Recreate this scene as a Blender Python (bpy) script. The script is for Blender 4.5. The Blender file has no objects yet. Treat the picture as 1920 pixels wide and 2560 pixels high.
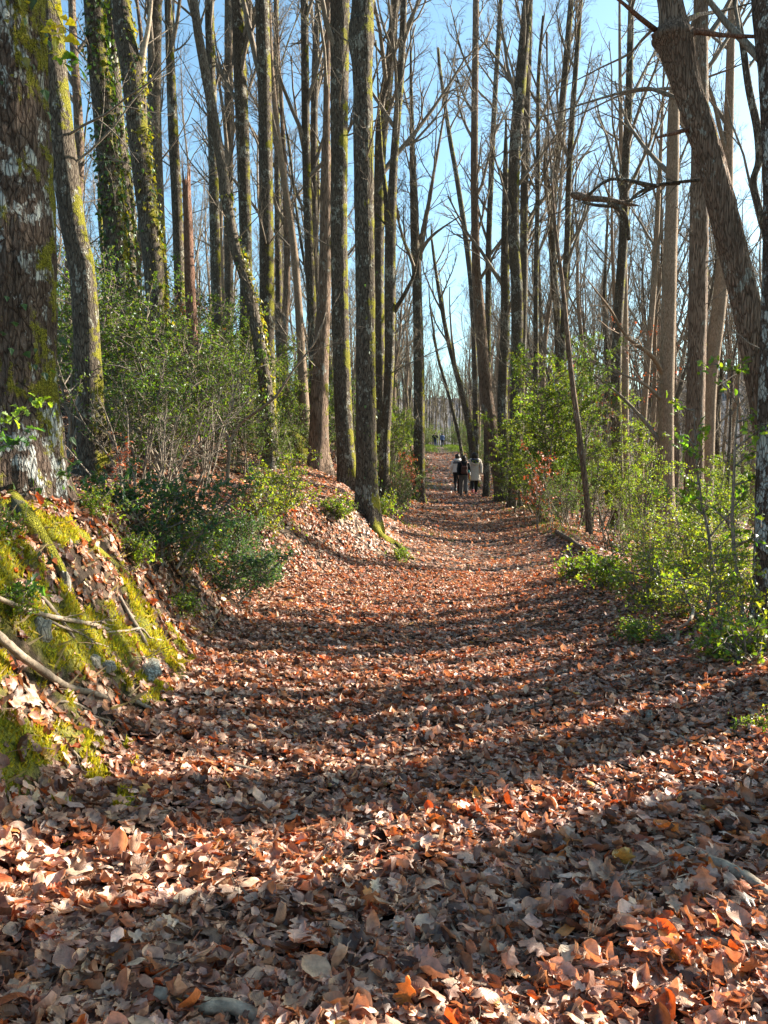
import bpy, math, random
import numpy as np
from mathutils import Vector, Matrix

C = bpy.context.scene
COL = C.collection
R_ = math.radians
PI = math.pi

# ------------------------------------------------------------------ camera
F = 1923.0                       # focal length in photo pixels (1920 x 2560)
CAM = np.array([0.0, 0.0, 1.5])
PITCH = math.atan(130.0 / F)
cam_d = bpy.data.cameras.new('camera')
cam = bpy.data.objects.new('camera', cam_d)
COL.objects.link(cam)
cam_d.sensor_fit = 'VERTICAL'
cam_d.sensor_height = 34.6
cam_d.lens = 34.6 * F / 2560.0
cam_d.clip_start = 0.05
cam_d.clip_end = 3000
cam.location = CAM
cam.rotation_euler = (PI / 2 - PITCH, 0, 0)
C.camera = cam

# ------------------------------------------------------------------ world and sun
SUN_EL = R_(25)
SUN_AZ = R_(65)                  # from +Y (view direction) towards +X
w = bpy.data.worlds.new('World')
C.world = w
w.use_nodes = True
nt = w.node_tree
sky = nt.nodes.new('ShaderNodeTexSky')
sky.sky_type = 'NISHITA'
sky.sun_disc = False
sky.sun_elevation = SUN_EL
sky.sun_rotation = SUN_AZ
sky.air_density = 1.0
sky.dust_density = 1.3
sky.ozone_density = 1.2
tint = nt.nodes.new('ShaderNodeMix'); tint.data_type = 'RGBA'; tint.blend_type = 'MULTIPLY'
tint.inputs[0].default_value = 1.0; tint.inputs[7].default_value = (0.80, 1.0, 0.98, 1)
nt.links.new(sky.outputs[0], tint.inputs[6])
nt.links.new(tint.outputs[2], nt.nodes['Background'].inputs[0])
nt.nodes['Background'].inputs[1].default_value = 0.078
sun_l = bpy.data.lights.new('sun', 'SUN')
sun_l.energy = 5.0
sun_l.angle = R_(0.53)
sun_l.color = (1.0, 0.935, 0.81)
sun = bpy.data.objects.new('sun', sun_l)
COL.objects.link(sun)
SD = Vector((math.sin(SUN_AZ) * math.cos(SUN_EL), math.cos(SUN_AZ) * math.cos(SUN_EL), math.sin(SUN_EL)))
sun.rotation_euler = SD.to_track_quat('Z', 'Y').to_euler()
C.view_settings.view_transform = 'Standard'
C.view_settings.look = 'None'
C.view_settings.gamma = 1
C.view_settings.exposure = 2.05
C.cycles.max_bounces = 6
C.cycles.diffuse_bounces = 3
C.cycles.glossy_bounces = 2
C.cycles.transmission_bounces = 3
C.cycles.sample_clamp_indirect = 6
C.cycles.use_denoising = True

# ------------------------------------------------------------------ numeric helpers
def hash3(i, j, k, seed):
    with np.errstate(over='ignore'):
        n = (i.astype(np.int64) * 374761393 + j.astype(np.int64) * 668265263 + k.astype(np.int64) * 2147483647 + seed * 1274126177) & 0xffffffff
        n = ((n ^ (n >> 13)) * 1274126177) & 0xffffffff
        n = ((n ^ (n >> 16)) * 2246822519) & 0xffffffff
        n = n ^ (n >> 15)
    return (n & 0xffffff) / float(0xffffff)

def vnoise(x, y, z=0.0, seed=1):
    x, y, z = np.broadcast_arrays(np.asarray(x, float), np.asarray(y, float), np.asarray(z, float))
    xi, yi, zi = np.floor(x), np.floor(y), np.floor(z)
    fx, fy, fz = x - xi, y - yi, z - zi
    fx, fy, fz = [f * f * (3 - 2 * f) for f in (fx, fy, fz)]
    r = 0
    for a in (0, 1):
        for b in (0, 1):
            for c in (0, 1):
                wgt = (fx if a else 1 - fx) * (fy if b else 1 - fy) * (fz if c else 1 - fz)
                r = r + wgt * hash3(xi + a, yi + b, zi + c, seed)
    return r * 2 - 1

def fbm(x, y, z=0.0, seed=1, octv=3):
    r, a, s = 0, 1.0, 1.0
    for o in range(octv):
        r = r + a * vnoise(np.asarray(x) * s, np.asarray(y) * s, np.asarray(z) * s, seed + o * 17)
        a *= 0.5
        s *= 2.03
    return r / 1.75

def sstep(a, b, x):
    t = np.clip((np.asarray(x, float) - a) / (b - a), 0, 1)
    return t * t * (3 - 2 * t)

# ------------------------------------------------------------------ terrain
LY = [-10, 0, 5.2, 8, 9.6, 10.4, 11, 12.2, 16, 20, 30, 60, 90, 140]
LX = [-1.2, -1.15, -1.15, -1.0, -0.15, 0.3, 0.42, 0.48, 0.8, 1.1, 1.8, 3.7, 5.3, 8]
RY = [-10, 0, 3, 5.2, 10, 16, 20, 30, 60, 90, 140]
RX = [2.2, 2.2, 2.25, 2.5, 2.75, 3.5, 3.75, 4.7, 5.8, 7.7, 10]

def Ledge(y): return np.interp(y, LY, LX)
def Redge(y): return np.interp(y, RY, RX)

def height(x, y):
    x = np.asarray(x, float); y = np.asarray(y, float)
    L = Ledge(y); R = Redge(y)
    base = 3.25 * sstep(24, 100, y) + 0.02 * np.clip(y - 100, 0, 400)
    c = (L + R) / 2; hw = (R - L) / 2
    t = np.clip(np.abs(x - c) / hw, 0, 1)
    dish = 0.19 * t ** 2.0 * (1 - 0.6 * sstep(12, 25, y))
    u = np.maximum(L - x, 0)
    bh = np.interp(y, [0, 5, 6.5, 8, 11, 16, 25, 90], [0.98, 1.0, 0.9, 0.8, 0.60, 0.7, 0.8, 0.5])
    bw = np.interp(y, [0, 5, 6.5, 8, 11, 16, 30], [0.70, 0.74, 1.0, 1.35, 0.95, 1.9, 2.2])
    sl = np.interp(y, [0, 5, 9, 13, 17, 30, 80], [0.08, 0.10, 0.15, 0.27, 0.34, 0.30, 0.15])
    left = bh * sstep(0, 1, u / bw) + sl * np.clip(u - 0.5 * bw, 0, 7) + 0.45 * sl * np.clip(u - 0.5 * bw - 7, 0, 30)
    v = np.maximum(x - R, 0)
    sr = np.interp(y, [0, 8, 14, 20, 60], [0.42, 0.42, 0.32, 0.22, 0.12])
    right = sr * (np.clip(v - 0.15, 0, 6)) + 0.12 * np.clip(v - 6.15, 0, 20)
    amp = 0.03 + 0.05 * sstep(0, 1.5, u + v)
    bank = sstep(0.0, 0.25, u) * (1 - sstep(1.2, 2.0, u)) * (1 - sstep(7, 9, y))
    n = bank * (0.06 * fbm(x * 6.0, y * 3.2, 0, 15, 3) + 0.04 * fbm(x * 15, y * 8, 0, 16, 2) - 0.02) + amp * fbm(x * 1.3, y * 1.3, 0, 5, 3) + 0.012 * fbm(x * 6, y * 6, 0, 9, 2)
    n = n + 0.25 * sstep(3, 12, u + v) * fbm(x * 0.2, y * 0.2, 0, 31, 2)
    return base + dish + left - right + n

def ray(px, py):
    a, b = (px - 960) / F, -(py - 1280) / F
    d = np.array([a, math.cos(PITCH) + b * math.sin(PITCH), -math.sin(PITCH) + b * math.cos(PITCH)])
    return d

def at(px, py, Y):
    d = ray(px, py)
    return CAM + d * (Y / d[1])

def ray_ground(px, py, ymax=140):
    d = ray(px, py)
    ys = np.concatenate([np.arange(1.0, 12, 0.02), np.arange(12, ymax, 0.1)])
    P = CAM[None] + d[None] * (ys / d[1])[:, None]
    below = P[:, 2] < height(P[:, 0], P[:, 1])
    k = int(np.argmax(below)) if below.any() else len(ys) - 1
    p = P[k].copy()
    p[2] = float(height(p[0], p[1]))
    return p

# ------------------------------------------------------------------ mesh building
class MB:
    def __init__(s):
        s.v = []; s.q = []; s.t = []; s.c = []; s.n = 0; s.uv = []
    def add(s, V, Q=None, T=None, col=None, uv=None):
        V = np.asarray(V, np.float32).reshape(-1, 3)
        if Q is not None and len(Q): s.q.append(np.asarray(Q, np.int64).reshape(-1, 4) + s.n)
        if T is not None and len(T): s.t.append(np.asarray(T, np.int64).reshape(-1, 3) + s.n)
        s.v.append(V)
        if col is not None: s.c.append(np.broadcast_to(np.asarray(col, np.float32), (len(V), 3)))
        if uv is not None: s.uv.append(np.asarray(uv, np.float32))
        s.n += len(V)
        return s
    def mesh(s, name, mats, smooth=True):
        V = np.concatenate(s.v) if s.v else np.zeros((0, 3), np.float32)
        Q = np.concatenate(s.q) if s.q else np.zeros((0, 4), np.int64)
        T = np.concatenate(s.t) if s.t else np.zeros((0, 3), np.int64)
        me = bpy.data.meshes.new(name)
        me.vertices.add(len(V)); me.vertices.foreach_set('co', V.ravel())
        li = np.concatenate([Q.ravel(), T.ravel()]).astype(np.int32)
        me.loops.add(len(li)); me.loops.foreach_set('vertex_index', li)
        ls = np.concatenate([np.arange(len(Q)) * 4, len(Q) * 4 + np.arange(len(T)) * 3]).astype(np.int32)
        lt = np.concatenate([np.full(len(Q), 4), np.full(len(T), 3)]).astype(np.int32)
        me.polygons.add(len(ls)); me.polygons.foreach_set('loop_start', ls); me.polygons.foreach_set('loop_total', lt)
        me.update(calc_edges=True)
        me.polygons.foreach_set('use_smooth', np.full(len(ls), bool(smooth)))
        if s.c:
            c = np.concatenate(s.c)
            ca = me.color_attributes.new('tone', 'FLOAT_COLOR', 'POINT')
            ca.data.foreach_set('color', np.concatenate([c, np.ones((len(c), 1), np.float32)], 1).ravel().astype(np.float32))
        if s.uv:
            uv = np.concatenate(s.uv)
            at_ = me.attributes.new('leafuv', 'FLOAT2', 'POINT')
            at_.data.foreach_set('vector', uv.ravel())
        for m in (mats if isinstance(mats, (list, tuple)) else [mats]):
            me.materials.append(m)
        return me
    def build(s, name, mat, parent=None, smooth=True, loc=None):
        o = bpy.data.objects.new(name, s.mesh(name, mat, smooth))
        COL.objects.link(o)
        if parent: o.parent = parent
        if loc is not None: o.location = loc
        return o

def tag(o, label=None, cat=None, group=None, kind=None):
    if label: o['label'] = label
    if cat: o['category'] = cat
    if group: o['group'] = group
    if kind: o['kind'] = kind
    return o

def empty(name, loc, label, cat, group=None, rz=0.0):
    o = bpy.data.objects.new(name, None)
    COL.objects.link(o)
    o.location = loc; o.rotation_euler = (0, 0, rz)
    o.empty_display_size = 0.2
    return tag(o, label, cat, group)

def frames(P):
    P = np.asarray(P, float)
    T = np.gradient(P, axis=0)
    T /= np.linalg.norm(T, axis=1)[:, None] + 1e-9
    ref = np.array([0, 0, 1.0]) if abs(T[0][2]) < 0.8 else np.array([1.0, 0, 0])
    A = np.cross(T, ref); bad = np.linalg.norm(A, axis=1) < 0.15
    if bad.any():
        A[bad] = np.cross(T[bad], np.array([0.3, 1.0, 0.2]))
    A /= np.linalg.norm(A, axis=1)[:, None] + 1e-9
    B = np.cross(T, A)
    return T, A, B

_QC = {}
def tube_fast(mb, P, r, sides):
    n = len(P); k = (n, sides)
    if k not in _QC:
        i = np.arange(n - 1)[:, None] * sides; j = np.arange(sides)[None, :]; j2 = (j + 1) % sides
        th = np.arange(sides) * 2 * PI / sides
        _QC[k] = (np.stack([i + j, i + sides + j, i + sides + j2, i + j2], -1).reshape(-1, 4), np.cos(th)[None, :, None], np.sin(th)[None, :, None])
    Q, c, s = _QC[k]
    tx, ty, tz = (P[-1] - P[0]).tolist()
    m = math.sqrt(tx * tx + ty * ty + tz * tz) + 1e-9; tx /= m; ty /= m; tz /= m
    if abs(tz) < 0.9: a = (ty, -tx, 0.0)
    else: a = (0.0, tz, -ty)
    m = math.sqrt(a[0] ** 2 + a[1] ** 2 + a[2] ** 2) + 1e-9; a = (a[0] / m, a[1] / m, a[2] / m)
    b = (ty * a[2] - tz * a[1], tz * a[0] - tx * a[2], tx * a[1] - ty * a[0])
    off = np.array(a)[None, None] * c + np.array(b)[None, None] * s
    V = P[:, None, :] + off * r[:, None, None]
    mb.v.append(V.reshape(-1, 3).astype(np.float32)); mb.q.append(Q + mb.n); mb.n += n * sides

def tube(mb, P, r, sides=6, cap=True, col=None, rfun=None):
    if not cap and col is None and rfun is None and len(P) <= 9: return tube_fast(mb, np.asarray(P, float), np.asarray(r, float), sides)
    P = np.asarray(P, float); r = np.asarray(r, float)
    n = len(P)
    T, A, B = frames(P)
    th = np.arange(sides) * 2 * PI / sides
    rr = np.broadcast_to(r[:, None], (n, sides))
    if rfun is not None: rr = rr * rfun(n, sides)
    V = P[:, None, :] + (A[:, None, :] * np.cos(th)[None, :, None] + B[:, None, :] * np.sin(th)[None, :, None]) * rr[:, :, None]
    i = np.arange(n - 1)[:, None] * sides; j = np.arange(sides)[None, :]; j2 = (j + 1) % sides
    Q = np.stack([i + j, i + sides + j, i + sides + j2, i + j2], -1).reshape(-1, 4)
    V = V.reshape(-1, 3); Tt = None
    if cap:
        V = np.concatenate([V, P[:1], P[-1:]])
        a, b = n * sides, n * sides + 1
        js = np.arange(sides); js2 = (js + 1) % sides
        Tt = np.concatenate([np.stack([np.full(sides, a), js, js2], 1), np.stack([np.full(sides, b), (n - 1) * sides + js2, (n - 1) * sides + js], 1)])
    mb.add(V, Q, Tt, col)

def resample(K, step, cols=4):
    """Catmull-Rom through the rows of K (x, y, z, r ...), spaced by about step."""
    K = np.asarray(K, float)
    out = []
    for i in range(len(K) - 1):
        p0 = K[max(i - 1, 0)]; p1 = K[i]; p2 = K[i + 1]; p3 = K[min(i + 2, len(K) - 1)]
        n = max(1, int(np.linalg.norm(p2[:3] - p1[:3]) / step))
        t = (np.arange(n) / n)[:, None]
        out.append(0.5 * ((2 * p1) + (-p0 + p2) * t + (2 * p0 - 5 * p1 + 4 * p2 - p3) * t ** 2 + (-p0 + 3 * p1 - 3 * p2 + p3) * t ** 3))
    out.append(K[-1:])
    return np.concatenate(out)

# ------------------------------------------------------------------ materials
def new_mat(name):
    m = bpy.data.materials.new(name); m.use_nodes = True
    n = m.node_tree.nodes; n.clear()
    return m, m.node_tree.nodes, m.node_tree.links

def nd(n, typ, **kw):
    o = n.new(typ)
    for k, v in kw.items(): setattr(o, k, v)
    return o

def ramp(n, l, src, stops):
    r = n.new('ShaderNodeValToRGB')
    e = r.color_ramp.elements
    while len(e) > 1: e.remove(e[-1])
    e[0].position = stops[0][0]; e[0].color = (*stops[0][1], 1)
    for p, c in stops[1:]:
        x = e.new(p); x.color = (*c, 1)
    l.new(src, r.inputs[0])
    return r.outputs[0]

def fr(n, l, src, a, b):
    r = n.new('ShaderNodeMapRange'); r.interpolation_type = 'SMOOTHSTEP'
    l.new(src, r.inputs[0]); r.inputs[1].default_value = a; r.inputs[2].default_value = b
    return r.outputs[0]

def mixc(n, l, f, a, b):
    m = n.new('ShaderNodeMix'); m.data_type = 'RGBA'
    for s, v in ((m.inputs[0], f), (m.inputs[6], a), (m.inputs[7], b)):
        if hasattr(v, 'is_linked'): l.new(v, s)
        elif isinstance(v, tuple): s.default_value = (*v, 1)
        else: s.default_value = v
    return m.outputs[2]

def mth(n, l, op, a, b=0.0, c=None):
    m = n.new('ShaderNodeMath'); m.operation = op
    for s, v in zip(m.inputs, (a, b, c)):
        if v is None: continue
        if hasattr(v, 'is_linked'): l.new(v, s)
        else: s.default_value = v
    return m.outputs[0]

def noise(n, l, vec, scale, detail=3, rough=0.55):
    x = n.new('ShaderNodeTexNoise'); l.new(vec, x.inputs['Vector'])
    x.inputs['Scale'].default_value = scale; x.inputs['Detail'].default_value = detail; x.inputs['Roughness'].default_value = rough
    return x.outputs['Fac']

def mapping(n, l, vec, sc, loc=(0, 0, 0)):
    x = n.new('ShaderNodeMapping'); l.new(vec, x.inputs[0]); x.inputs['Scale'].default_value = sc; x.inputs['Location'].default_value = loc
    return x.outputs[0]

def bark_material(name, dark, mid, light, lichen=0.5, moss=0.5, ridges=1.0, seed=0.0, lichen_col=(0.42, 0.43, 0.37), lscale=16, zs=0.22, vs=46, vw=0.28):
    m, n, l = new_mat(name)
    out = n.new('ShaderNodeOutputMaterial'); p = n.new('ShaderNodeBsdfPrincipled')
    l.new(p.outputs[0], out.inputs[0]); p.inputs['Roughness'].default_value = 0.9
    p.inputs['Specular IOR Level'].default_value = 0.15
    g = n.new('ShaderNodeNewGeometry'); pos = g.outputs['Position']
    v1 = mapping(n, l, pos, (1, 1, zs), (seed, seed, 0))
    nz = noise(n, l, v1, 60, 5, 0.65)
    wob = n.new('ShaderNodeMix'); wob.data_type = 'VECTOR'; wob.inputs[0].default_value = 0.05
    l.new(v1, wob.inputs[4])
    nc = n.new('ShaderNodeTexNoise'); l.new(v1, nc.inputs['Vector']); nc.inputs['Scale'].default_value = 16
    l.new(nc.outputs['Color'], wob.inputs[5])
    vo = n.new('ShaderNodeTexVoronoi'); vo.feature = 'DISTANCE_TO_EDGE'; vo.inputs['Scale'].default_value = vs
    l.new(wob.outputs[1], vo.inputs['Vector'])
    crack = fr(n, l, vo.outputs['Distance'], 0.0, 0.16)
    big = noise(n, l, pos, 1.7, 3, 0.6)
    hgt = mth(n, l, 'ADD', mth(n, l, 'MULTIPLY', crack, vw), mth(n, l, 'MULTIPLY', nz, 0.95))
    base = ramp(n, l, hgt, [(0.3, dark), (0.62, mid), (0.95, light)])
    base = mixc(n, l, mth(n, l, 'MULTIPLY', fr(n, l, big, 0.4, 0.7), 0.5), base, tuple(c * 0.55 for c in mid))
    # lichen
    lv = mapping(n, l, pos, (1, 1, 0.6), (seed + 3, 1, 2))
    ln = noise(n, l, lv, lscale, 5, 0.68); lb = noise(n, l, pos, 2.3, 2)
    lm = mth(n, l, 'ADD', ln, mth(n, l, 'MULTIPLY', mth(n, l, 'SUBTRACT', lb, 0.5), 0.7))
    lm = fr(n, l, lm, 0.68 - 0.16 * lichen, 0.74 - 0.16 * lichen)
    lm = mth(n, l, 'MULTIPLY', lm, mth(n, l, 'MULTIPLY_ADD', crack, 0.8, 0.2))
    base = mixc(n, l, mth(n, l, 'MULTIPLY', lm, 0.85 if lichen > 0 else 0.0), base, lichen_col)
    # moss: grows on the side towards +X and near the foot
    sx = n.new('ShaderNodeSeparateXYZ'); l.new(g.outputs['Normal'], sx.inputs[0])
    mn = noise(n, l, pos, 3.2, 5, 0.7)
    mn = mth(n, l, 'MULTIPLY', mth(n, l, 'SUBTRACT', mn, 0.5), 1.7)
    mf = mth(n, l, 'ADD', mth(n, l, 'MULTIPLY', sx.outputs[0], 0.30), mth(n, l, 'ADD', mn, mth(n, l, 'MULTIPLY', sx.outputs[2], 0.15)))
    mf = fr(n, l, mf, 0.53 - 0.4 * moss, 0.66 - 0.4 * moss)
    fine = noise(n, l, pos, 120, 2)
    mosscol = ramp(n, l, fine, [(0.3, (0.05, 0.05, 0.008)), (0.6, (0.27, 0.24, 0.022)), (0.85, (0.48, 0.42, 0.04))])
    base = mixc(n, l, mf, base, mosscol)
    l.new(base, p.inputs['Base Color'])
    b = n.new('ShaderNodeBump'); b.inputs['Strength'].default_value = 1.0; b.inputs['Distance'].default_value = 0.03 * ridges
    hh = mth(n, l, 'ADD', hgt, mth(n, l, 'MULTIPLY', mf, mth(n, l, 'MULTIPLY', fine, 0.7)))
    hh = mth(n, l, 'ADD', hh, mth(n, l, 'MULTIPLY', lm, 0.15))
    l.new(hh, b.inputs['Height']); l.new(b.outputs[0], p.inputs['Normal'])
    return m

BARK = bark_material('mossy_bark', (0.014, 0.010, 0.007), (0.082, 0.060, 0.042), (0.21, 0.165, 0.12), 0.62, 0.75, 1.0, 0.0, (0.38, 0.36, 0.29))
BARKB = bark_material('grey_bark', (0.02, 0.015, 0.010), (0.10, 0.074, 0.053), (0.23, 0.185, 0.14), 0.4, 0.45, 0.8, 7.0, (0.38, 0.36, 0.29))
BARKC = bark_material('old_oak_bark', (0.015, 0.009, 0.006), (0.095, 0.062, 0.044), (0.21, 0.15, 0.115), 1.05, 0.52, 1.6, 2.0, (0.55, 0.55, 0.5), 10, 0.30, 42, 0.26)
BARKR = bark_material('ridged_bark', (0.03, 0.02, 0.012), (0.175, 0.112, 0.076), (0.35, 0.24, 0.17), 0.25, 0.45, 1.6, 5.0, (0.42, 0.43, 0.37), 16, 0.10, 40, 0.34)
WARM = bark_material('pale_brown_bark', (0.09, 0.055, 0.033), (0.24, 0.165, 0.11), (0.38, 0.28, 0.20), 0.0, 0.0, 0.5, 11.0)
TWIG = bark_material('twig_bark', (0.06, 0.045, 0.033), (0.19, 0.15, 0.112), (0.33, 0.27, 0.21), 0.0, 0.15, 0.3, 4.0)
SNAG = bark_material('rotten_wood', (0.06, 0.025, 0.015), (0.20, 0.10, 0.065), (0.33, 0.2, 0.14), 0.0, 0.0, 1.0, 9.0)

def leaf_material(name, trans=0.3, rough=0.5, spec=0.4, tmul=(1.6, 1.2, 0.7), veins=True, tadd=(0, 0, 0)):
    m, n, l = new_mat(name)
    out = n.new('ShaderNodeOutputMaterial')
    a = n.new('ShaderNodeAttribute'); a.attribute_name = 'tone'
    col = a.outputs['Color']
    g = n.new('ShaderNodeNewGeometry')
    nz = noise(n, l, g.outputs['Position'], 45, 3, 0.6)
    vv = n.new('ShaderNodeMix'); vv.data_type = 'RGBA'; vv.blend_type = 'MULTIPLY'
    vv.inputs[0].default_value = 1.0
    l.new(col, vv.inputs[6])
    l.new(ramp(n, l, nz, [(0.3, (0.62, 0.6, 0.58)), (0.6, (1.05, 1.05, 1.05)), (0.8, (1.2, 1.2, 1.2))]), vv.inputs[7])
    col = vv.outputs[2]
    p = n.new('ShaderNodeBsdfPrincipled'); p.inputs['Roughness'].default_value = rough; p.inputs['Specular IOR Level'].default_value = spec
    l.new(col, p.inputs['Base Color'])
    if veins:
        u = n.new('ShaderNodeAttribute'); u.attribute_name = 'leafuv'
        s = n.new('ShaderNodeSeparateXYZ'); l.new(u.outputs['Vector'], s.inputs[0])
        av = mth(n, l, 'ABSOLUTE', s.outputs[1])
        ph = mth(n, l, 'SUBTRACT', mth(n, l, 'MULTIPLY', s.outputs[0], 9.0), mth(n, l, 'MULTIPLY', av, 3.0))
        fc = mth(n, l, 'FRACT', ph)
        v1 = fr(n, l, mth(n, l, 'ABSOLUTE', mth(n, l, 'SUBTRACT', fc, 0.5)), 0.0, 0.5)
        b = n.new('ShaderNodeBump'); b.inputs['Strength'].default_value = 0.25; b.inputs['Distance'].default_value = 0.002
        l.new(mth(n, l, 'ADD', v1, mth(n, l, 'MULTIPLY', nz, 0.8)), b.inputs['Height'])
        l.new(b.outputs[0], p.inputs['Normal'])
    t = n.new('ShaderNodeBsdfTranslucent')
    tc = n.new('ShaderNodeMix'); tc.data_type = 'RGBA'; tc.blend_type = 'MULTIPLY'; tc.inputs[0].default_value = 1.0
    l.new(col, tc.inputs[6]); tc.inputs[7].default_value = (*tmul, 1)
    ta = n.new('ShaderNodeMix'); ta.data_type = 'RGBA'; ta.blend_type = 'ADD'; ta.inputs[0].default_value = 1.0
    l.new(tc.outputs[2], ta.inputs[6]); ta.inputs[7].default_value = (*tadd, 1)
    l.new(ta.outputs[2], t.inputs[0])
    mx = n.new('ShaderNodeMixShader'); mx.inputs[0].default_value = trans
    l.new(p.outputs[0], mx.inputs[1]); l.new(t.outputs[0], mx.inputs[2])
    l.new(mx.outputs[0], out.inputs[0])
    return m

LITTER = leaf_material('dry_leaf', 0.2, 0.48, 0.5, (1.7, 0.95, 0.5))
HOLLY = leaf_material('holly_leaf', 0.45, 0.42, 0.4, (2.4, 2.3, 0.7), False, (0.03, 0.04, 0.0))
IVYM = leaf_material('ivy_leaf', 0.4, 0.4, 0.5, (2.2, 2.0, 0.6), False)
MOSSM = leaf_material('moss_blade', 0.4, 0.8, 0.1, (1.5, 1.5, 0.6), False)

def ground_material(name):
    m, n, l = new_mat(name)
    out = n.new('ShaderNodeOutputMaterial'); p = n.new('ShaderNodeBsdfPrincipled')
    l.new(p.outputs[0], out.inputs[0]); p.inputs['Roughness'].default_value = 0.85; p.inputs['Specular IOR Level'].default_value = 0.2
    g = n.new('ShaderNodeNewGeometry'); pos = g.outputs['Position']
    wv = n.new('ShaderNodeMix'); wv.data_type = 'VECTOR'; wv.inputs[0].default_value = 0.06
    nc = n.new('ShaderNodeTexNoise'); l.new(pos, nc.inputs['Vector']); nc.inputs['Scale'].default_value = 14
    l.new(pos, wv.inputs[4]); l.new(nc.outputs['Color'], wv.inputs[5])
    v = n.new('ShaderNodeTexVoronoi'); v.inputs['Scale'].default_value = 15; l.new(wv.outputs[1], v.inputs['Vector'])
    s = n.new('ShaderNodeSeparateColor'); l.new(v.outputs['Color'], s.inputs[0])
    c = ramp(n, l, s.outputs[0], [(0.0, (0.035, 0.02, 0.013)), (0.25, (0.16, 0.09, 0.058)), (0.5, (0.28, 0.175, 0.115)), (0.75, (0.38, 0.26, 0.18)), (0.88, (0.38, 0.14, 0.05)), (1.0, (0.48, 0.36, 0.27))])
    c = mixc(n, l, fr(n, l, v.outputs['Distance'], 0.35, 0.65), c, (0.03, 0.02, 0.013))
    bn = noise(n, l, pos, 0.9, 4, 0.6)
    c = mixc(n, l, mth(n, l, 'MULTIPLY', fr(n, l, bn, 0.5, 0.75), 0.6), c, (0.055, 0.04, 0.028))
    a = n.new('ShaderNodeAttribute'); a.attribute_name = 'tone'
    sa = n.new('ShaderNodeSeparateColor'); l.new(a.outputs['Color'], sa.inputs[0])
    fn = noise(n, l, pos, 55, 4, 0.7)
    mc = ramp(n, l, fn, [(0.3, (0.035, 0.035, 0.006)), (0.55, (0.2, 0.185, 0.02)), (0.8, (0.34, 0.31, 0.03))])
    c = mixc(n, l, mth(n, l, 'MULTIPLY', sa.outputs[2], 0.85), c, ramp(n, l, fn, [(0.3, (0.02, 0.013, 0.008)), (0.7, (0.085, 0.055, 0.035))]))
    c = mixc(n, l, sa.outputs[0], c, mc)
    c = mixc(n, l, sa.outputs[1], c, ramp(n, l, fn, [(0.35, (0.02, 0.028, 0.008)), (0.7, (0.09, 0.11, 0.03))]))
    l.new(c, p.inputs['Base Color'])
    b = n.new('ShaderNodeBump'); b.inputs['Strength'].default_value = 1.0; b.inputs['Distance'].default_value = 0.03
    l.new(mth(n, l, 'ADD', mth(n, l, 'MULTIPLY', v.outputs['Distance'], 0.8), mth(n, l, 'ADD', fn, s.outputs[1])), b.inputs['Height'])
    l.new(b.outputs[0], p.inputs['Normal'])
    return m

GROUND = ground_material('forest_floor')
PATHM = ground_material('trodden_leaf_litter')

def plain(name, col, rough=0.7, var=0.25, scale=30, bump=0.0, spec=0.3):
    m, n, l = new_mat(name)
    out = n.new('ShaderNodeOutputMaterial'); p = n.new('ShaderNodeBsdfPrincipled'); l.new(p.outputs[0], out.inputs[0])
    p.inputs['Roughness'].default_value = rough; p.inputs['Specular IOR Level'].default_value = spec
    g = n.new('ShaderNodeTexCoord'); nz = noise(n, l, g.outputs['Object'], scale, 4, 0.6)
    l.new(ramp(n, l, nz, [(0.3, tuple(c * (1 - var) for c in col)), (0.7, tuple(min(1, c * (1 + var)) for c in col))]), p.inputs['Base Color'])
    if bump:
        b = n.new('ShaderNodeBump'); b.inputs['Distance'].default_value = bump; l.new(nz, b.inputs['Height']); l.new(b.outputs[0], p.inputs['Normal'])
    return m

DEAD = plain('dead_stick_bark', (0.18, 0.135, 0.095), 0.85, 0.6, 30, 0.006)
PALEW = plain('bleached_wood', (0.30, 0.225, 0.155), 0.8, 0.55, 26, 0.008)
STONE = bark_material('lichened_stone', (0.10, 0.085, 0.065), (0.23, 0.20, 0.155), (0.38, 0.34, 0.27), 0.2, 0.35, 0.5, 21.0)
MOSSTONE = bark_material('moss_covered_stone', (0.04, 0.035, 0.02), (0.10, 0.09, 0.05), (0.2, 0.19, 0.12), 0.0, 1.3, 0.6, 23.0)
HILLM = plain('wooded_hill', (0.16, 0.15, 0.15), 1.0, 0.35, 0.12, 0.0, 0.0)

rng = np.random.default_rng(11)

# ------------------------------------------------------------------ moss mask on the left bank
BLOBS = [(ray_ground(px, py), r) for px, py, r in [
    (230, 1450, .42), (110, 1380, .40), (330, 1520, .28), (400, 1590, .19), (450, 1640, .16), (50, 1610, .26), (100, 1670, .13),
    (30, 1790, .20), (190, 1870, .25), (230, 1990, .17), (120, 2060, .14), (300, 1890, .09), (30, 1480, .25), (150, 1330, .25),
    (300, 1640, .08), (270, 1690, .08), (20, 1950, .12), (330, 1750, .05)]]

def moss_mask(x, y):
    m = np.zeros_like(np.asarray(x, float))
    wx = x + 0.09 * fbm(x * 8, y * 5, 0, 41, 3); wy = y + 0.09 * fbm(x * 5, y * 5, 3, 43, 3)
    for p, r in BLOBS:
        d = np.hypot(wx - p[0], wy - p[1]) / r
        m = np.maximum(m, 1 - sstep(0.75, 1.1, d))
    holes = sstep(-0.08, 0.06, fbm(x * 11, y * 5.5, 0, 47, 3) + 0.02 + 0.3 * fbm(x * 3.5, y * 2.2, 4, 49, 2))
    return m * holes

def hgt2(x, y):
    return height(x, y) + 0.055 * moss_mask(x, y) * (0.6 + 0.6 * fbm(np.asarray(x) * 12, np.asarray(y) * 12, 0, 51, 2))

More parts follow.
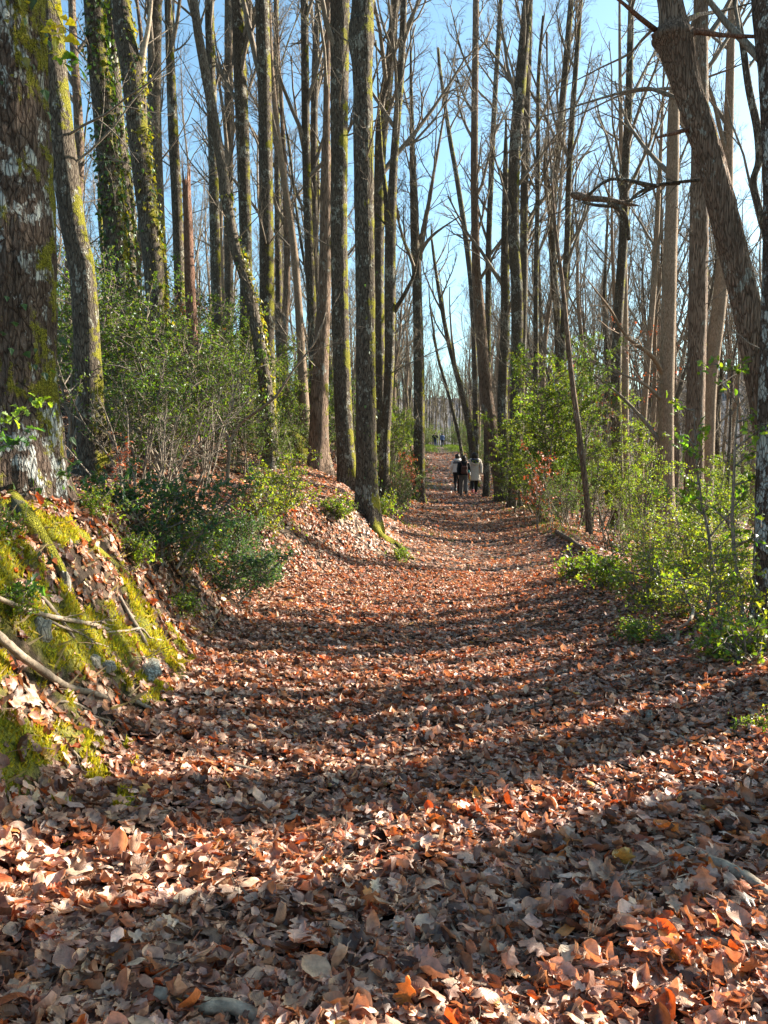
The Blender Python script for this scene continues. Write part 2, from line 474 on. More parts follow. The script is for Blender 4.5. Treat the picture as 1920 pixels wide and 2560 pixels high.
# ------------------------------------------------------------------ ground and path
def axis(a0, a1, d, lim, g=1.09):
    mid = list(np.arange(a0, a1, d)); s = d; x = a1
    hi = []
    while x < lim[1]:
        hi.append(x); s *= g; x += s
    hi.append(lim[1])
    lo = []; s = d; x = a0
    while x > lim[0]:
        s *= g; x -= s; lo.append(x)
    return np.array(lo[::-1] + mid + hi)

gx = axis(-3.2, 4.2, 0.055, (-420, 420), 1.07)
gy = axis(1.2, 9.5, 0.06, (-60, 900), 1.035)
X, Y = np.meshgrid(gx, gy)
Z = hgt2(X, Y)
V = np.stack([X, Y, Z], -1).reshape(-1, 3)
nx, ny = len(gx), len(gy)
ii = (np.arange(ny - 1)[:, None] * nx + np.arange(nx - 1)[None]).ravel()
Q = np.stack([ii, ii + 1, ii + nx + 1, ii + nx], 1)
mm = moss_mask(X.ravel(), Y.ravel())
uL = Ledge(Y.ravel()) - X.ravel()
gr = sstep(70, 80, Y.ravel()) * (1 - sstep(95, 110, Y.ravel())) * 0.8 * (fbm(X.ravel(), Y.ravel(), 0, 77, 2) > -0.2)
und = sstep(2.5, 5, np.maximum(uL, X.ravel() - Redge(Y.ravel()))) * sstep(-0.2, 0.5, fbm(X.ravel() * 0.5, Y.ravel() * 0.5, 0, 78, 3)) * 0.7
soil = sstep(0.1, 0.4, uL) * (1 - sstep(1.0, 1.8, uL)) * (1 - sstep(6.5, 9, Y.ravel())) * sstep(-0.3, 0.2, fbm(X.ravel() * 3, Y.ravel() * 3, 0, 79, 3))
colr = np.stack([mm, np.maximum(gr, und), soil], 1)
cxm = V[Q].mean(1)
inpath = (cxm[:, 0] > Ledge(cxm[:, 1])) & (cxm[:, 0] < Redge(cxm[:, 1])) & (cxm[:, 1] > 0) & (cxm[:, 1] < 125)
for nm, mask, mt in (('ground', ~inpath, GROUND), ('path', inpath, PATHM)):
    q = Q[mask]; used, inv = np.unique(q, return_inverse=True)
    mb = MB(); mb.add(V[used], inv.reshape(-1, 4), None, colr[used]); tag(mb.build(nm, mt), kind='structure')

# distant wooded hills
def hill(name, x0, x1, y0, hts, depth, seed):
    xs = np.linspace(x0, x1, 700); ts = np.linspace(0, 1, 30)
    Xh, Th = np.meshgrid(xs, ts)
    prof = np.interp((Xh - x0) / (x1 - x0), np.linspace(0, 1, len(hts)), hts)
    Zh = prof * np.sin(np.clip(Th, 0, 1) * PI / 2) + 1.5 * fbm(Xh * 0.08, Th * 9, 0, seed, 4) * (Th > 0) + fbm(Xh * 0.4, Th * 40, 0, seed, 2) * 0.9 + 5.0 * np.abs(vnoise(Xh * 0.55, Th * 30, 0, seed + 5)) * sstep(0.2, 0.9, Th)
    Yh = y0 + depth * Th
    V = np.stack([Xh, Yh, Zh - 3], -1).reshape(-1, 3)
    i = (np.arange(29)[:, None] * 700 + np.arange(699)[None]).ravel()
    tag(MB().add(V, np.stack([i, i + 1, i + 701, i + 700], 1)).build(name, HILLM), kind='structure')
hill('hills', -260, 520, 330, [62, 58, 52, 46, 44, 50, 66, 80, 84, 74], 240, 3)

# ------------------------------------------------------------------ leaves
def leaf_template(kind, n, rs, curl, bend, fold):
    """n stations along the leaf; returns V (3n), quads, uv. unit length 1 along +X"""
    u = np.linspace(0, 1, n)
    if kind == 'beech': wdt = 0.34 * np.sin(PI * u ** 0.9) ** 0.75 + 0.012 * np.sin(u * 60)
    elif kind == 'oak':
        wdt = 0.30 * np.sin(PI * u ** 1.2) ** 0.7 * (1 + 0.42 * np.sin(u * 2 * PI * 3.6 + rs.uniform(0, 1)))
    elif kind == 'chestnut': wdt = 0.21 * np.sin(PI * u) ** 0.6 * (1 + 0.10 * np.sin(u * 2 * PI * 7))
    else: wdt = 0.3 * np.sin(PI * u) ** 0.7
    wdt[0] = 0.012; wdt[-1] = 0.01
    wl = wdt * (1 + rs.uniform(-0.12, 0.12, n)); wr = wdt * (1 + rs.uniform(-0.12, 0.12, n))
    zb = bend * (u - 0.5) ** 2 * 4 - bend + 0.03 * np.sin(u * 9 + rs.uniform(0, 6))
    rows = []
    for side in (-1, -0.5, 0, 0.5, 1):
        ww = wl if side < 0 else wr
        y = side * ww
        z = zb + curl * (side ** 2) * (0.6 + 0.4 * np.sin(u * 5 + rs.uniform(0, 6))) * 0.5 + fold * abs(side) * 0.3 + rs.uniform(-0.012, 0.012, n) * (abs(side) > 0)
        y = y * (1 - 0.25 * abs(curl) * abs(side))
        rows.append(np.stack([u - 0.5 + 0.02 * rs.uniform(-1, 1, n) * (abs(side) == 1), y, z], 1))
    Vt = np.stack(rows, 1).reshape(-1, 3)
    uv = np.stack([np.repeat(u, 5), np.tile([-1, -0.5, 0, 0.5, 1], n)], 1)
    i = (np.arange(n - 1)[:, None] * 5 + np.arange(4)[None]).ravel()
    return Vt, np.stack([i, i + 5, i + 6, i + 1], 1), uv

def small_template(n, wid, curl, bend, spike=0.0):
    u = np.linspace(0, 1, n)
    wdt = wid * np.sin(PI * u) ** 0.7
    if spike: wdt = wdt * (1 + spike * np.where(np.arange(n) % 2 == 1, 1, -1))
    wdt[0] = 0.01; wdt[-1] = 0.005
    zb = -bend * (u - 0.3) ** 2
    rows = [np.stack([u - 0.5, s * wdt, zb + curl * abs(s) * wdt], 1) for s in (-1, 0, 1)]
    Vt = np.stack(rows, 1).reshape(-1, 3)
    uv = np.stack([np.repeat(u, 3), np.tile([-1, 0, 1], n)], 1)
    i = (np.arange(n - 1)[:, None] * 3 + np.arange(2)[None]).ravel()
    return Vt, np.stack([i, i + 3, i + 4, i + 1], 1), uv

def rotmats(yaw, pitch, roll):
    cy, sy, cp, sp, cr, sr = np.cos(yaw), np.sin(yaw), np.cos(pitch), np.sin(pitch), np.cos(roll), np.sin(roll)
    o = np.zeros_like(cy); e = o + 1
    Rz = np.stack([cy, -sy, o, sy, cy, o, o, o, e], -1).reshape(-1, 3, 3)
    Ry = np.stack([cp, o, sp, o, e, o, -sp, o, cp], -1).reshape(-1, 3, 3)
    Rx = np.stack([e, o, o, o, cr, -sr, o, sr, cr], -1).reshape(-1, 3, 3)
    return Rz @ Ry @ Rx

def scatter(mb, tmpl, P, Rm, S, colr, uv=True):
    Vt, Qt, U = tmpl
    n, k = len(P), len(Vt)
    if n == 0: return
    V = np.einsum('nij,kj->nki', Rm, Vt) * S[:, None, None] + P[:, None, :]
    Qa = (Qt[None] + (np.arange(n) * k)[:, None, None]).reshape(-1, 4)
    mb.add(V.reshape(-1, 3), Qa, None, np.repeat(colr, k, 0), np.tile(U, (n, 1)) if uv else None)

PAL = np.array([(0.36, 0.235, 0.165), (0.45, 0.315, 0.235), (0.235, 0.14, 0.095), (0.55, 0.42, 0.33), (0.11, 0.066, 0.045), (0.64, 0.53, 0.43),
                (0.46, 0.15, 0.045), (0.55, 0.23, 0.06), (0.33, 0.10, 0.035), (0.44, 0.37, 0.31), (0.5, 0.34, 0.1)])
PW = np.array([5, 5, 4.0, 3.6, 3.0, 1.6, 0.7, 0.4, 0.9, 1.0, 0.15]); PW = PW / PW.sum()
PW2 = np.array([4, 5, 2.5, 3.4, 1.2, 2.4, 2.0, 1.5, 1.4, 1.2, 0.6]); PW2 = PW2 / PW2.sum()

def litter_colors(r, n, orange):
    k1 = r.choice(len(PAL), n, p=PW); k2 = r.choice(len(PAL), n, p=PW2)
    k = np.where(r.uniform(size=n) < orange, k2, k1)
    return PAL[k] * np.array([1.05, .865, .76]) * r.uniform(0.7, 1.3, (n, 1)) * r.uniform(0.94, 1.06, (n, 3))

def make_litter():
    r = np.random.default_rng(5)
    T0 = []
    for k, (kd, cu, be, fo) in enumerate([('beech', .25, .06, .1), ('oak', -.2, -.05, .0), ('oak', .3, .08, .1), ('oak', -.35, -.1, .2), ('oak', .7, .15, .2),
                                          ('chestnut', .3, .15, .2), ('beech', .8, .12, .3), ('chestnut', -.4, -.2, .4), ('oak', .15, .03, .5), ('beech', .1, .2, .6)]):
        T0.append((kd, cu, be, fo))
    near = [leaf_template(kd, 15 if kd == 'oak' else 9, r, cu * .75, be * .8, fo * .8) for kd, cu, be, fo in T0]
    mid = [leaf_template(kd, 10 if kd == 'oak' else 7, r, cu * .8, be * .9, fo * .8) for kd, cu, be, fo in T0]
    far = [small_template(4, 0.3, cu, 0.3) for kd, cu, be, fo in T0]
    mb = MB()
    bands = [(1.3, 3.2, 2400, near, .077, 0.8), (3.2, 5.5, 2400, mid, .062, 0.8), (5.5, 10, 1500, mid, .055, 1.0), (10, 18, 600, far, .062, 2.0), (18, 34, 130, far, .10, 3), (34, 70, 24, far, .18, 4)]
    for y0, y1, dens, tm, size, marg in bands:
        xw = 0.52 * y1 + marg
        xl, xr = -xw, xw
        n = int((xr - xl) * (y1 - y0) * dens)
        x = r.uniform(xl, xr, n); y = r.uniform(y0, y1, n)
        L = Ledge(y); Rr = Redge(y)
        keep = (np.abs(x) < 0.52 * y + marg)
        dl, dr = L - x, x - Rr
        off = np.maximum(dl, dr)
        pr = np.where(off > 6, 0.35, 1.0)
        pr = np.where((off > 0) & (off <= 6), 0.8, pr)
        cl = fbm(x * 2.2, y * 2.2, 0, 61, 3)
        pr = pr * (0.45 + 0.75 * sstep(-0.5, 0.1, cl))
        pr = pr * (1 - 0.9 * moss_mask(x, y)) * (1 - 0.5 * sstep(0.1, 0.4, dl) * (1 - sstep(1.0, 1.6, dl)) * (1 - sstep(6.5, 8, y)) * sstep(-.3, .2, fbm(x * 3, y * 3, 0, 79, 3)))
        keep &= r.uniform(size=n) < pr
        x, y = x[keep], y[keep]; n = len(x)
        z = hgt2(x, y) + np.abs(r.normal(0, 0.014, n)) + 0.006 + 0.02 * sstep(0, 0.6, fbm(x * 5, y * 5, 0, 66, 2))
        # slope following
        e = 0.15
        gxx = (height(x + e, y) - height(x - e, y)) / (2 * e); gyy = (height(x, y + e) - height(x, y - e)) / (2 * e)
        tilt = np.abs(r.normal(0, 0.17, n)) + 0.02
        stand = r.uniform(size=n) < 0.035
        tilt = np.where(stand, r.uniform(0.7, 1.35, n), tilt)
        Rm = rotmats(r.uniform(0, 2 * PI, n), tilt * np.sign(r.normal(size=n)), r.normal(0, 0.22, n))
        # shear to slope
        nrm = np.stack([-gxx, -gyy, np.ones(n)], 1); nrm /= np.linalg.norm(nrm, axis=1)[:, None]
        ax = np.stack([nrm[:, 1] * -1, nrm[:, 0], np.zeros(n)], 1)
        K = np.zeros((n, 3, 3)); K[:, 0, 2] = ax[:, 1]; K[:, 1, 2] = -ax[:, 0]; K[:, 2, 0] = -ax[:, 1]; K[:, 2, 1] = ax[:, 0]
        S2 = np.eye(3)[None] + K + (K @ K) / (1 + nrm[:, 2])[:, None, None]
        Rm = S2 @ Rm
        sz = size * (0.45 + 0.95 * r.uniform(size=n) ** 1.6)
        z = z + np.where(stand, sz * 0.22, 0)
        orange = 0.03 + 0.38 * sstep(0.1, 0.6, fbm(x * 0.9, y * 0.9, 0, 71, 2)) + 0.18 * sstep(6, 9, y) + 0.35 * sstep(0.2, 0.8, x) * (1 - sstep(2.6, 3.2, y))
        colr = litter_colors(r, n, orange)
        ti = r.integers(0, len(tm), n)
        P = np.stack([x, y, z], 1)
        for k in range(len(tm)):
            s = ti == k
            scatter(mb, tm[k], P[s], Rm[s], sz[s], colr[s])
    # crumbs, stalks and slivers of twig between the leaves
    n = 16000; y = 1.4 + 12 * r.uniform(size=n) ** 1.5; x = r.uniform(-.54, .54, n) * y + r.uniform(-.5, .5, n)
    P = np.stack([x, y, hgt2(x, y) + r.uniform(.01, .035, n)], 1)
    scatter(mb, small_template(4, .035, 0, .25), P, rotmats(r.uniform(0, 6.28, n), r.normal(0, .2, n), r.normal(0, .2, n)), r.uniform(.03, .16, n) * (r.uniform(size=n) ** 2 * .8 + .4), litter_colors(r, n, 0) * .8)
    tag(mb.build('leaf_litter', LITTER, smooth=True), 'brown and orange fallen leaves covering the path and banks', 'fallen leaves', kind='stuff')
make_litter()

def make_moss():
    r = np.random.default_rng(8)
    n = 420000
    x = r.uniform(-3.2, -0.7, n); y = r.uniform(2.2, 8.0, n)
    k = r.uniform(size=n) < moss_mask(x, y) ** 1.5
    x, y = x[k], y[k]; n = len(x)
    z = hgt2(x, y) - 0.004
    sz = r.uniform(0.008, 0.034, n) * (1 + 0.5 * fbm(x * 14, y * 14, 0, 83, 2))
    Vt = np.array([(-0.22, 0, 0), (0.22, 0, 0), (0.05, 0.15, 1.0)])
    V = np.einsum('nij,kj->nki', rotmats(r.uniform(0, 6.28, n), r.normal(0, .5, n), r.normal(0, .5, n)), Vt) * sz[:, None, None] + np.stack([x, y, z], 1)[:, None]
    br = (0.75 + 0.45 * fbm(x * 10, y * 10, 0, 85, 3)) * r.uniform(0.7, 1.3, n)
    c = np.array([0.50, 0.43, 0.04])[None] * br[:, None] * np.stack([r.uniform(0.8, 1.25, n), np.ones(n), np.ones(n)], 1)
    mb = MB(); mb.add(V.reshape(-1, 3), None, np.arange(3 * n).reshape(-1, 3), np.repeat(c, 3, 0))
    tag(mb.build('moss', MOSSM, smooth=False), 'bright yellow green moss cushions growing over the left bank', 'moss', kind='stuff')
make_moss()

# ------------------------------------------------------------------ bare branches
def unit(v): return v / (np.linalg.norm(v) + 1e-9)

def grow(mb, r, p, d, Ln, rad, lvl, spec):
    sp = spec[lvl]
    n = sp['n']
    P = [p.copy()]; dd = d.copy()
    st = Ln / n
    for i in range(n):
        dd = unit(dd + r.normal(0, sp['wig'], 3) + np.array([0, 0, sp['up']]))
        P.append(P[-1] + dd * st)
    P = np.array(P); rr = rad * np.linspace(1, sp.get('tip', 0.3), n + 1)
    tube(mb, P, rr, sp['sides'], cap=False)
    if lvl + 1 < len(spec):
        c = spec[lvl + 1]
        m = r.poisson(c['num'] * 1.25) if c['num'] > 2 else int(c['num'])
        for k in range(max(m, 1)):
            t = c['t0'] + (1 - c['t0']) * (k + r.uniform(0.1, 0.9)) / max(m, 1)
            i = min(int(t * n), n - 1); f = t * n - i
            q = P[i] * (1 - f) + P[i + 1] * f
            td = unit(P[i + 1] - P[i])
            side = unit(np.cross(td, r.normal(size=3)))
            a = c['ang'] * r.uniform(0.6, 1.3)
            nd_ = unit(td * math.cos(a) + side * math.sin(a))
            ln = Ln * c['len'] * r.uniform(0.6, 1.2) * (1.15 - 0.6 * t)
            rc = max(min(rr[i] * 0.62, rad * c['rad']), 0.0025) * r.uniform(0.7, 1.1)
            grow(mb, r, q, nd_, ln, rc, lvl + 1, spec)

def crown_on(mb, r, path, z0, nl, limb_len, detail, lower=0, minr=0.02):
    """grow limbs on a trunk path (x,y,z,r rows, bottom to top) from height fraction z0."""
    spec = [dict(n=5, wig=0.10, up=0.10, sides=5, tip=0.3),
            dict(n=4, wig=0.14, up=0.05, sides=4, tip=0.3, num=6 if detail > 1 else 4, t0=0.2, ang=0.65, len=0.45, rad=0.5)]
    if detail > 0: spec.append(dict(n=3, wig=0.18, up=0.04, sides=3, tip=0.4, num=5 if detail > 1 else 4, t0=0.15, ang=0.7, len=0.5, rad=0.5))
    if detail > 1: spec.append(dict(n=2, wig=0.2, up=0.02, sides=3, tip=0.4, num=5, t0=0.2, ang=0.75, len=0.55, rad=0.6))
    zs = path[:, 2]; zb, zt = zs[0], zs[-1]
    for k in range(nl + lower):
        if k < nl:
            t = z0 + (1 - z0) * ((k + r.uniform(0, 1)) / nl) ** 0.9
            ln = limb_len * r.uniform(0.6, 1.2) * (1.1 - 0.75 * (t - z0) / (1 - z0)); a = r.uniform(0.4, 0.8)
        else:
            t = r.uniform(0.15, z0); ln = limb_len * r.uniform(0.25, 0.6); a = r.uniform(1.0, 1.5)
        z = zb + (zt - zb) * min(t, 0.99)
        i = int(np.searchsorted(zs, z)) - 1; i = max(0, min(i, len(path) - 2))
        f = (z - zs[i]) / max(zs[i + 1] - zs[i], 1e-6)
        q = path[i] * (1 - f) + path[i + 1] * f
        th = r.uniform(0, 2 * PI)
        d = np.array([math.cos(th) * math.sin(a), math.sin(th) * math.sin(a), math.cos(a)])
        rad = max(min(q[3] * 0.55, 0.018 * ln + 0.008), 0.012)
        if k >= nl: rad = max(0.4 * rad, 0.008)
        grow(mb, r, q[:3].copy(), d, ln, rad, 0, spec)

def trunk_mesh(mb, path, sides, seed, flare=0.5, ridge=0.0, noise_amp=0.06, jag=False):
    P = path; n = len(P)
    th = np.arange(sides) * 2 * PI / sides
    TH, ZZ = np.meshgrid(th, P[:, 2])
    hb = np.maximum(P[:, 2] - P[0, 2] - 0.5, -0.12)[:, None]
    rr = P[:, 3][:, None] * np.ones_like(TH)
    cx, sy = np.cos(TH), np.sin(TH)
    rr = rr * (1 + noise_amp * fbm(cx * 1.3 + seed, sy * 1.3, ZZ * 1.4, seed, 3))
    ph = seed * 1.7
    rr = rr * (1 + flare * np.exp(-hb / 0.28) * (0.7 + 0.55 * np.cos(3 * TH + ph) + 0.4 * np.cos(5 * TH + ph * 2) + 0.35 * fbm(cx * 3, sy * 3, seed, seed + 1, 2)))
    if ridge:
        a = fbm(cx * 9 + 5, sy * 9, ZZ * 3.2, seed + 3, 3)
        b = np.abs(vnoise(cx * 14, sy * 14, ZZ * 4.5, seed + 9))
        rr = rr + ridge * (0.5 * a + 1.1 * b - 0.3)
    V = np.stack([P[:, 0][:, None] + rr * cx, P[:, 1][:, None] + rr * sy, np.broadcast_to(P[:, 2][:, None], rr.shape)], -1)
    if jag:
        V[-1, :, 2] += 0.55 * hash3(np.arange(sides), np.arange(sides), np.arange(sides), seed)
        V[-2, :, 2] += 0.2 * hash3(np.arange(sides), np.arange(sides) + 3, np.arange(sides), seed)
    V = V.reshape(-1, 3)
    i = np.arange(n - 1)[:, None] * sides; j = np.arange(sides)[None]; j2 = (j + 1) % sides
    Q = np.stack([i + j, i + j2, i + sides + j2, i + sides + j], -1).reshape(-1, 4)
    V = np.concatenate([V, P[-1:, :3] + (np.array([[0, 0, -0.15]]) if jag else 0)])
    js = np.arange(sides)
    T = np.stack([(n - 1) * sides + js, (n - 1) * sides + (js + 1) % sides, np.full(sides, n * sides)], 1)
    mb.add(V, Q, T)

def px_path(keys, Yd, top=17.0, lean=0.0, ext=True, step=0.25):
    """keys: photo (x, y, width) from the top down, at distance Yd; returns rows bottom to top"""
    K = []
    for px, py, wd in keys[::-1]:
        p = at(px, py, Yd); K.append([p[0], p[1], p[2], wd / 2 / F * Yd])
    K = np.array(K)
    # foot on the ground
    b = K[0]; gz = float(height(b[0], b[1]))
    if b[2] > gz - 0.1:
        dirx = (K[0, 0] - K[1, 0]) / max(K[1, 2] - K[0, 2], 0.3)
        dz = b[2] - (gz - 0.5)
        K = np.vstack([[b[0] + 0.3 * dirx * dz, b[1], gz - 0.5, b[3] * 1.08], K])
    else:
        K[0, 2] = gz - 0.5
        K = K[[0] + [i for i in range(1, len(K)) if K[i, 2] > gz + 0.1]]
    if ext:
        t = K[-1]; pv = K[-2]
        dx = (t[0] - pv[0]) / max(t[2] - pv[2], 0.1)
        dx = max(-0.2, min(0.2, dx))
        if top > t[2] + 1:
            m = (top + t[2]) / 2
            K = np.vstack([K, [t[0] + dx * (m - t[2]) * 0.8, t[1] + lean * 0.5, m, t[3] * 0.62], [t[0] + dx * (m - t[2]) * 1.1, t[1] + lean, top, 0.02]])
    K[:, 1] += 0.0
    P = resample(K, step)
    P[:, 3] = np.maximum(P[:, 3], 0.012)
    P[:, 2] = np.maximum.accumulate(P[:, 2] + np.arange(len(P)) * 1e-5)
    return P

HOLT = [small_template(7, 0.30, 0.5, 0.25, 0.38), small_template(5, 0.28, 0.3, 0.35, 0.0)]
HOLF = [small_template(3, 0.26, 0.4, 0.3)]
def ivy_template():
    a = np.array([(-0.5, 0, 0), (-0.35, 0.38, -.05), (0.0, 0.26, 0.03), (0.5, 0, -0.12), (0.0, -0.26, 0.03), (-0.35, -0.38, -.05)])
    return a, np.array([[0, 3, 2, 1], [0, 5, 4, 3]]), np.stack([a[:, 0] + .5, a[:, 1] * 2], 1)
IVYT = ivy_template()

def ivy_on(path, r, n, z0, z1, size, name='ivy', parent=None, yellow=0.2, side=None, spread=1.1):
    z = r.uniform(z0, z1, n)
    R0 = np.interp(z, path[:, 2], path[:, 3]); X0 = np.interp(z, path[:, 2], path[:, 0]); Y0 = np.interp(z, path[:, 2], path[:, 1])
    th = r.uniform(0, 2 * PI, n) if side is None else r.normal(side, spread, n)
    k = fbm(np.cos(th) * 1.6, np.sin(th) * 1.6, z * 0.9, 91 + int(r.integers(50)), 3) > -0.12
    z, R0, X0, Y0, th = z[k], R0[k], X0[k], Y0[k], th[k]; n = len(z)
    off = R0 * 1.04 + np.abs(r.normal(0, 0.035, n)) + 0.01
    P = np.stack([X0 + off * np.cos(th), Y0 + off * np.sin(th), z], 1)
    # leaves face outward and hang
    Rm = rotmats(th, r.normal(0.9, 0.45, n), r.normal(0, 0.5, n))
    c = np.array([0.045, 0.085, 0.018])[None] * r.uniform(0.6, 1.6, (n, 1))
    yl = r.uniform(size=n) < yellow
    c[yl] = np.array([0.22, 0.2, 0.025]) * r.uniform(0.7, 1.2, (yl.sum(), 1))
    mb = MB(); scatter(mb, IVYT, P, Rm, size * r.uniform(0.5, 1.2, n), c)
    return mb.build(name, IVYM, parent, smooth=False)

def tree(keys, Yd, label, mat=None, top=17, seed=1, detail=1, group=None, name='tree', ivy=None, sides=18, ridge=0.0, flare=0.45,
         nl=10, limb=3.6, z0=0.45, lower=3, step=0.25, extra=(), lean=0.0, amp=0.06, lower_twigs=True):
    mat = mat or BARK
    P = px_path(keys, Yd, top, lean, True, step)
    r = np.random.default_rng(seed)
    base = P[0, :3].copy()
    Q = P.copy(); Q[:, :3] -= base
    root = empty(name, base, label, 'tree', group)
    mb = MB(); trunk_mesh(mb, Q, sides, seed, flare, ridge, amp); mb.build('trunk', mat, root)
    mb = MB(); crown_on(mb, r, Q, z0, nl, limb, detail, lower)
    mb.build('crown', TWIG, root)
    for e in extra:
        kk, w_mat, nm = e[:3]
        dY = e[3] if len(e) > 3 else 0.0
        K = []
        m = len(kk)
        for i, (px, py, wd) in enumerate(kk):
            yy = Yd + dY * i / (m - 1)
            p = at(px, py, yy); K.append([p[0] - base[0], p[1] - base[1], p[2] - base[2], wd / 2 / F * yy])
        E = resample(np.array(K), 0.15); E[:, 3] *= (np.linspace(1, .35, len(E)) if w_mat is not SNAG and nm not in ('branch_stub',) else 1)
        mb = MB(); tube(mb, E[:, :3], np.maximum(E[:, 3], 0.003), 8, True, None, lambda a, b: 1 + 0.15 * np.random.default_rng(a).uniform(-1, 1, (a, b)))
        if len(e) > 4 and e[4]:
            sp = [dict(n=4, wig=0.16, up=0.02, sides=3, tip=0.3), dict(n=3, wig=0.2, up=0.02, sides=3, tip=0.4, num=5, t0=0.2, ang=0.7, len=0.5, rad=0.6), dict(n=2, wig=0.2, up=0.0, sides=3, tip=0.4, num=3, t0=0.2, ang=0.7, len=0.5, rad=0.6)]
            for q in range(e[4]):
                i = int(r.uniform(0.12, 0.98) * (len(E) - 1)); i = min(i, len(E) - 2)
                td = unit(E[i + 1, :3] - E[i, :3]); sd = unit(np.cross(td, r.normal(size=3)))
                grow(mb, r, E[i, :3].copy(), unit(td * 0.75 + sd * 0.6), r.uniform(0.5, 1.4) * Yd / 14, max(E[i, 3] * 0.4, 0.004), 0, sp)
        mb.build(nm, w_mat, root)
    if ivy:
        for (n_, a, b, s_, yl, sd) in ivy:
            ivy_on(Q, r, n_, a, b, s_, 'ivy', root, yl, sd)
    return root, P

# ------------------------------------------------------------------ the trees one can tell apart
W = TWIG
NEARG = 'trunks beside the path'
specs = []
def T(*a, **k): specs.append((a, k))
T([(-12, 0, 222), (-4, 350, 232), (6, 650, 238), (8, 900, 244), (8, 1080, 260), (6, 1200, 290), (2, 1290, 325)], 4.5,
  'massive old oak trunk on the mossy bank with flaky bark and white lichen', mat=BARKC, sides=150, ridge=0.018, flare=0.16, step=0.02, top=13, nl=8, seed=21, detail=0, amp=0.05, name='oak_tree',
  ivy=[(90, 2.6, 4.2, .06, .6, -1.2), (60, 0.2, 1.6, .06, .1, -1.0)])
T([(118, 0, 60), (148, 300, 62), (182, 560, 60), (208, 700, 62), (226, 1020, 66), (238, 1210, 78)], 9.0,
  'crooked grey trunk with a moss strip just right of the massive oak', sides=48, ridge=0.006, step=0.05, seed=22, name='oak_tree', top=12, nl=6)
T([(232, 0, 44), (260, 300, 50), (288, 580, 56), (300, 850, 62), (305, 1000, 66)], 13, 'thick trunk wrapped in dense dark ivy behind the crooked grey trunk', seed=23,
  ivy=[(3200, 0.5, 10.5, .085, .12, None)], sides=28, step=0.1)
T([(275, 0, 28), (292, 300, 34), (318, 560, 38), (334, 850, 42)], 13.6, 'slimmer ivy speckled trunk standing against the ivy wrapped one', seed=24, ivy=[(900, 0.5, 10, .075, .35, -0.3)], mat=BARKB)
T([(300, 0, 46), (318, 120, 50), (333, 200, 54), (350, 390, 46), (378, 600, 48), (392, 780, 50), (405, 1000, 56)], 12,
  'leaning trunk with yellow ivy up its right side and a pale broken fork', seed=25, sides=32, step=0.07, ridge=0.005,
  ivy=[(900, 1.0, 8.8, .075, .6, 0.0)], extra=[([(346, 210, 22), (356, 140, 20), (372, 60, 17), (384, -60, 14)], PALEW, 'dead_fork')])
T([(388, 0, 30), (386, 300, 33), (396, 600, 36), (406, 800, 38)], 16, 'dark straight trunk half hidden behind the leaning ivy trunk', seed=26, mat=BARKB)
T([(420, 0, 17), (432, 300, 24), (446, 600, 26), (452, 850, 28)], 17, 'slim dark trunk just left of the reddish broken snag', seed=27, lower=5)
T([(485, 0, 20), (502, 120, 22), (530, 270, 24), (555, 420, 25), (583, 600, 27), (620, 720, 29), (650, 870, 32), (668, 1000, 33), (678, 1160, 38)], 13,
  'slender trunk curving down to the right with yellow ivy on its lower half', seed=28, sides=24, step=0.1, mat=BARKB, ivy=[(700, 0.6, 5.0, .07, .75, 0.0)])
T([(523, 0, 21), (530, 300, 22), (540, 700, 26), (548, 950, 28)], 20, 'dark straight trunk crossed by the slender curving one', seed=29)
T([(572, 0, 20), (572, 400, 22), (572, 850, 22)], 24, 'thin upright trunk between the curving trunk and the forked one', seed=30, mat=BARKB)
T([(593, 0, 28), (605, 300, 32), (614, 600, 30), (616, 850, 33)], 18, 'dark trunk with a thick mossy limb bending right near the top', seed=31,
  extra=[([(606, 130, 26), (622, 75, 24), (640, 45, 22), (662, -60, 20)], BARK, 'limb')])
T([(655, 0, 33), (663, 300, 33), (667, 700, 36), (668, 900, 38), (672, 1090, 44)], 15, 'sturdy dark trunk with a bright moss strip behind the slender curving one', seed=32, sides=26, step=0.1)
T([(690, 0, 12), (692, 300, 14), (696, 700, 16), (700, 1000, 18)], 26, 'very thin straight trunk right of the sturdy moss striped one', seed=33, detail=2)
T([(673, 0, 8), (680, 180, 11), (700, 380, 15), (728, 560, 16), (742, 700, 18), (754, 900, 22), (763, 1060, 26)], 17, 'smooth warm brown thin tree leaning left as it rises', seed=34, mat=WARM, nl=5, limb=2)
T([(761, 0, 18), (765, 350, 20), (772, 600, 22), (782, 850, 25), (788, 1080, 30)], 20, 'slim upright trunk, left one of a close pair left of the two large central trunks', seed=35, detail=2)
T([(796, 0, 15), (787, 200, 17), (785, 500, 17), (795, 800, 20), (806, 1000, 22)], 24, 'slim upright trunk, right one of a close pair left of the two large central trunks', seed=36, mat=BARKB, detail=2)
T([(820, 0, 15), (816, 300, 17), (815, 420, 26), (812, 700, 31), (802, 900, 40), (795, 1130, 50)], 16, 'reddish brown trunk partly hidden behind the left large central trunk', seed=37, mat=BARKR)
T([(850, 0, 45), (848, 350, 41), (849, 700, 41), (857, 1000, 43), (866, 1150, 47), (878, 1285, 60)], 14, 'left one of the two large central trunks, straight with a mossy right edge', seed=38, sides=60, step=0.05, ridge=0.006, flare=0.28, name='oak_tree')
T([(908, -20, 52), (904, 60, 58), (903, 110, 60), (906, 180, 48), (909, 400, 48), (913, 700, 46), (915, 1000, 49), (917, 1200, 54), (924, 1320, 72)], 11,
  'right one of the two large central trunks, with a swollen knob near the top', seed=39, sides=72, step=0.04, ridge=0.008, flare=0.32, name='oak_tree',
  ivy=[(120, 0.5, 4.0, .045, .1, -0.4)])
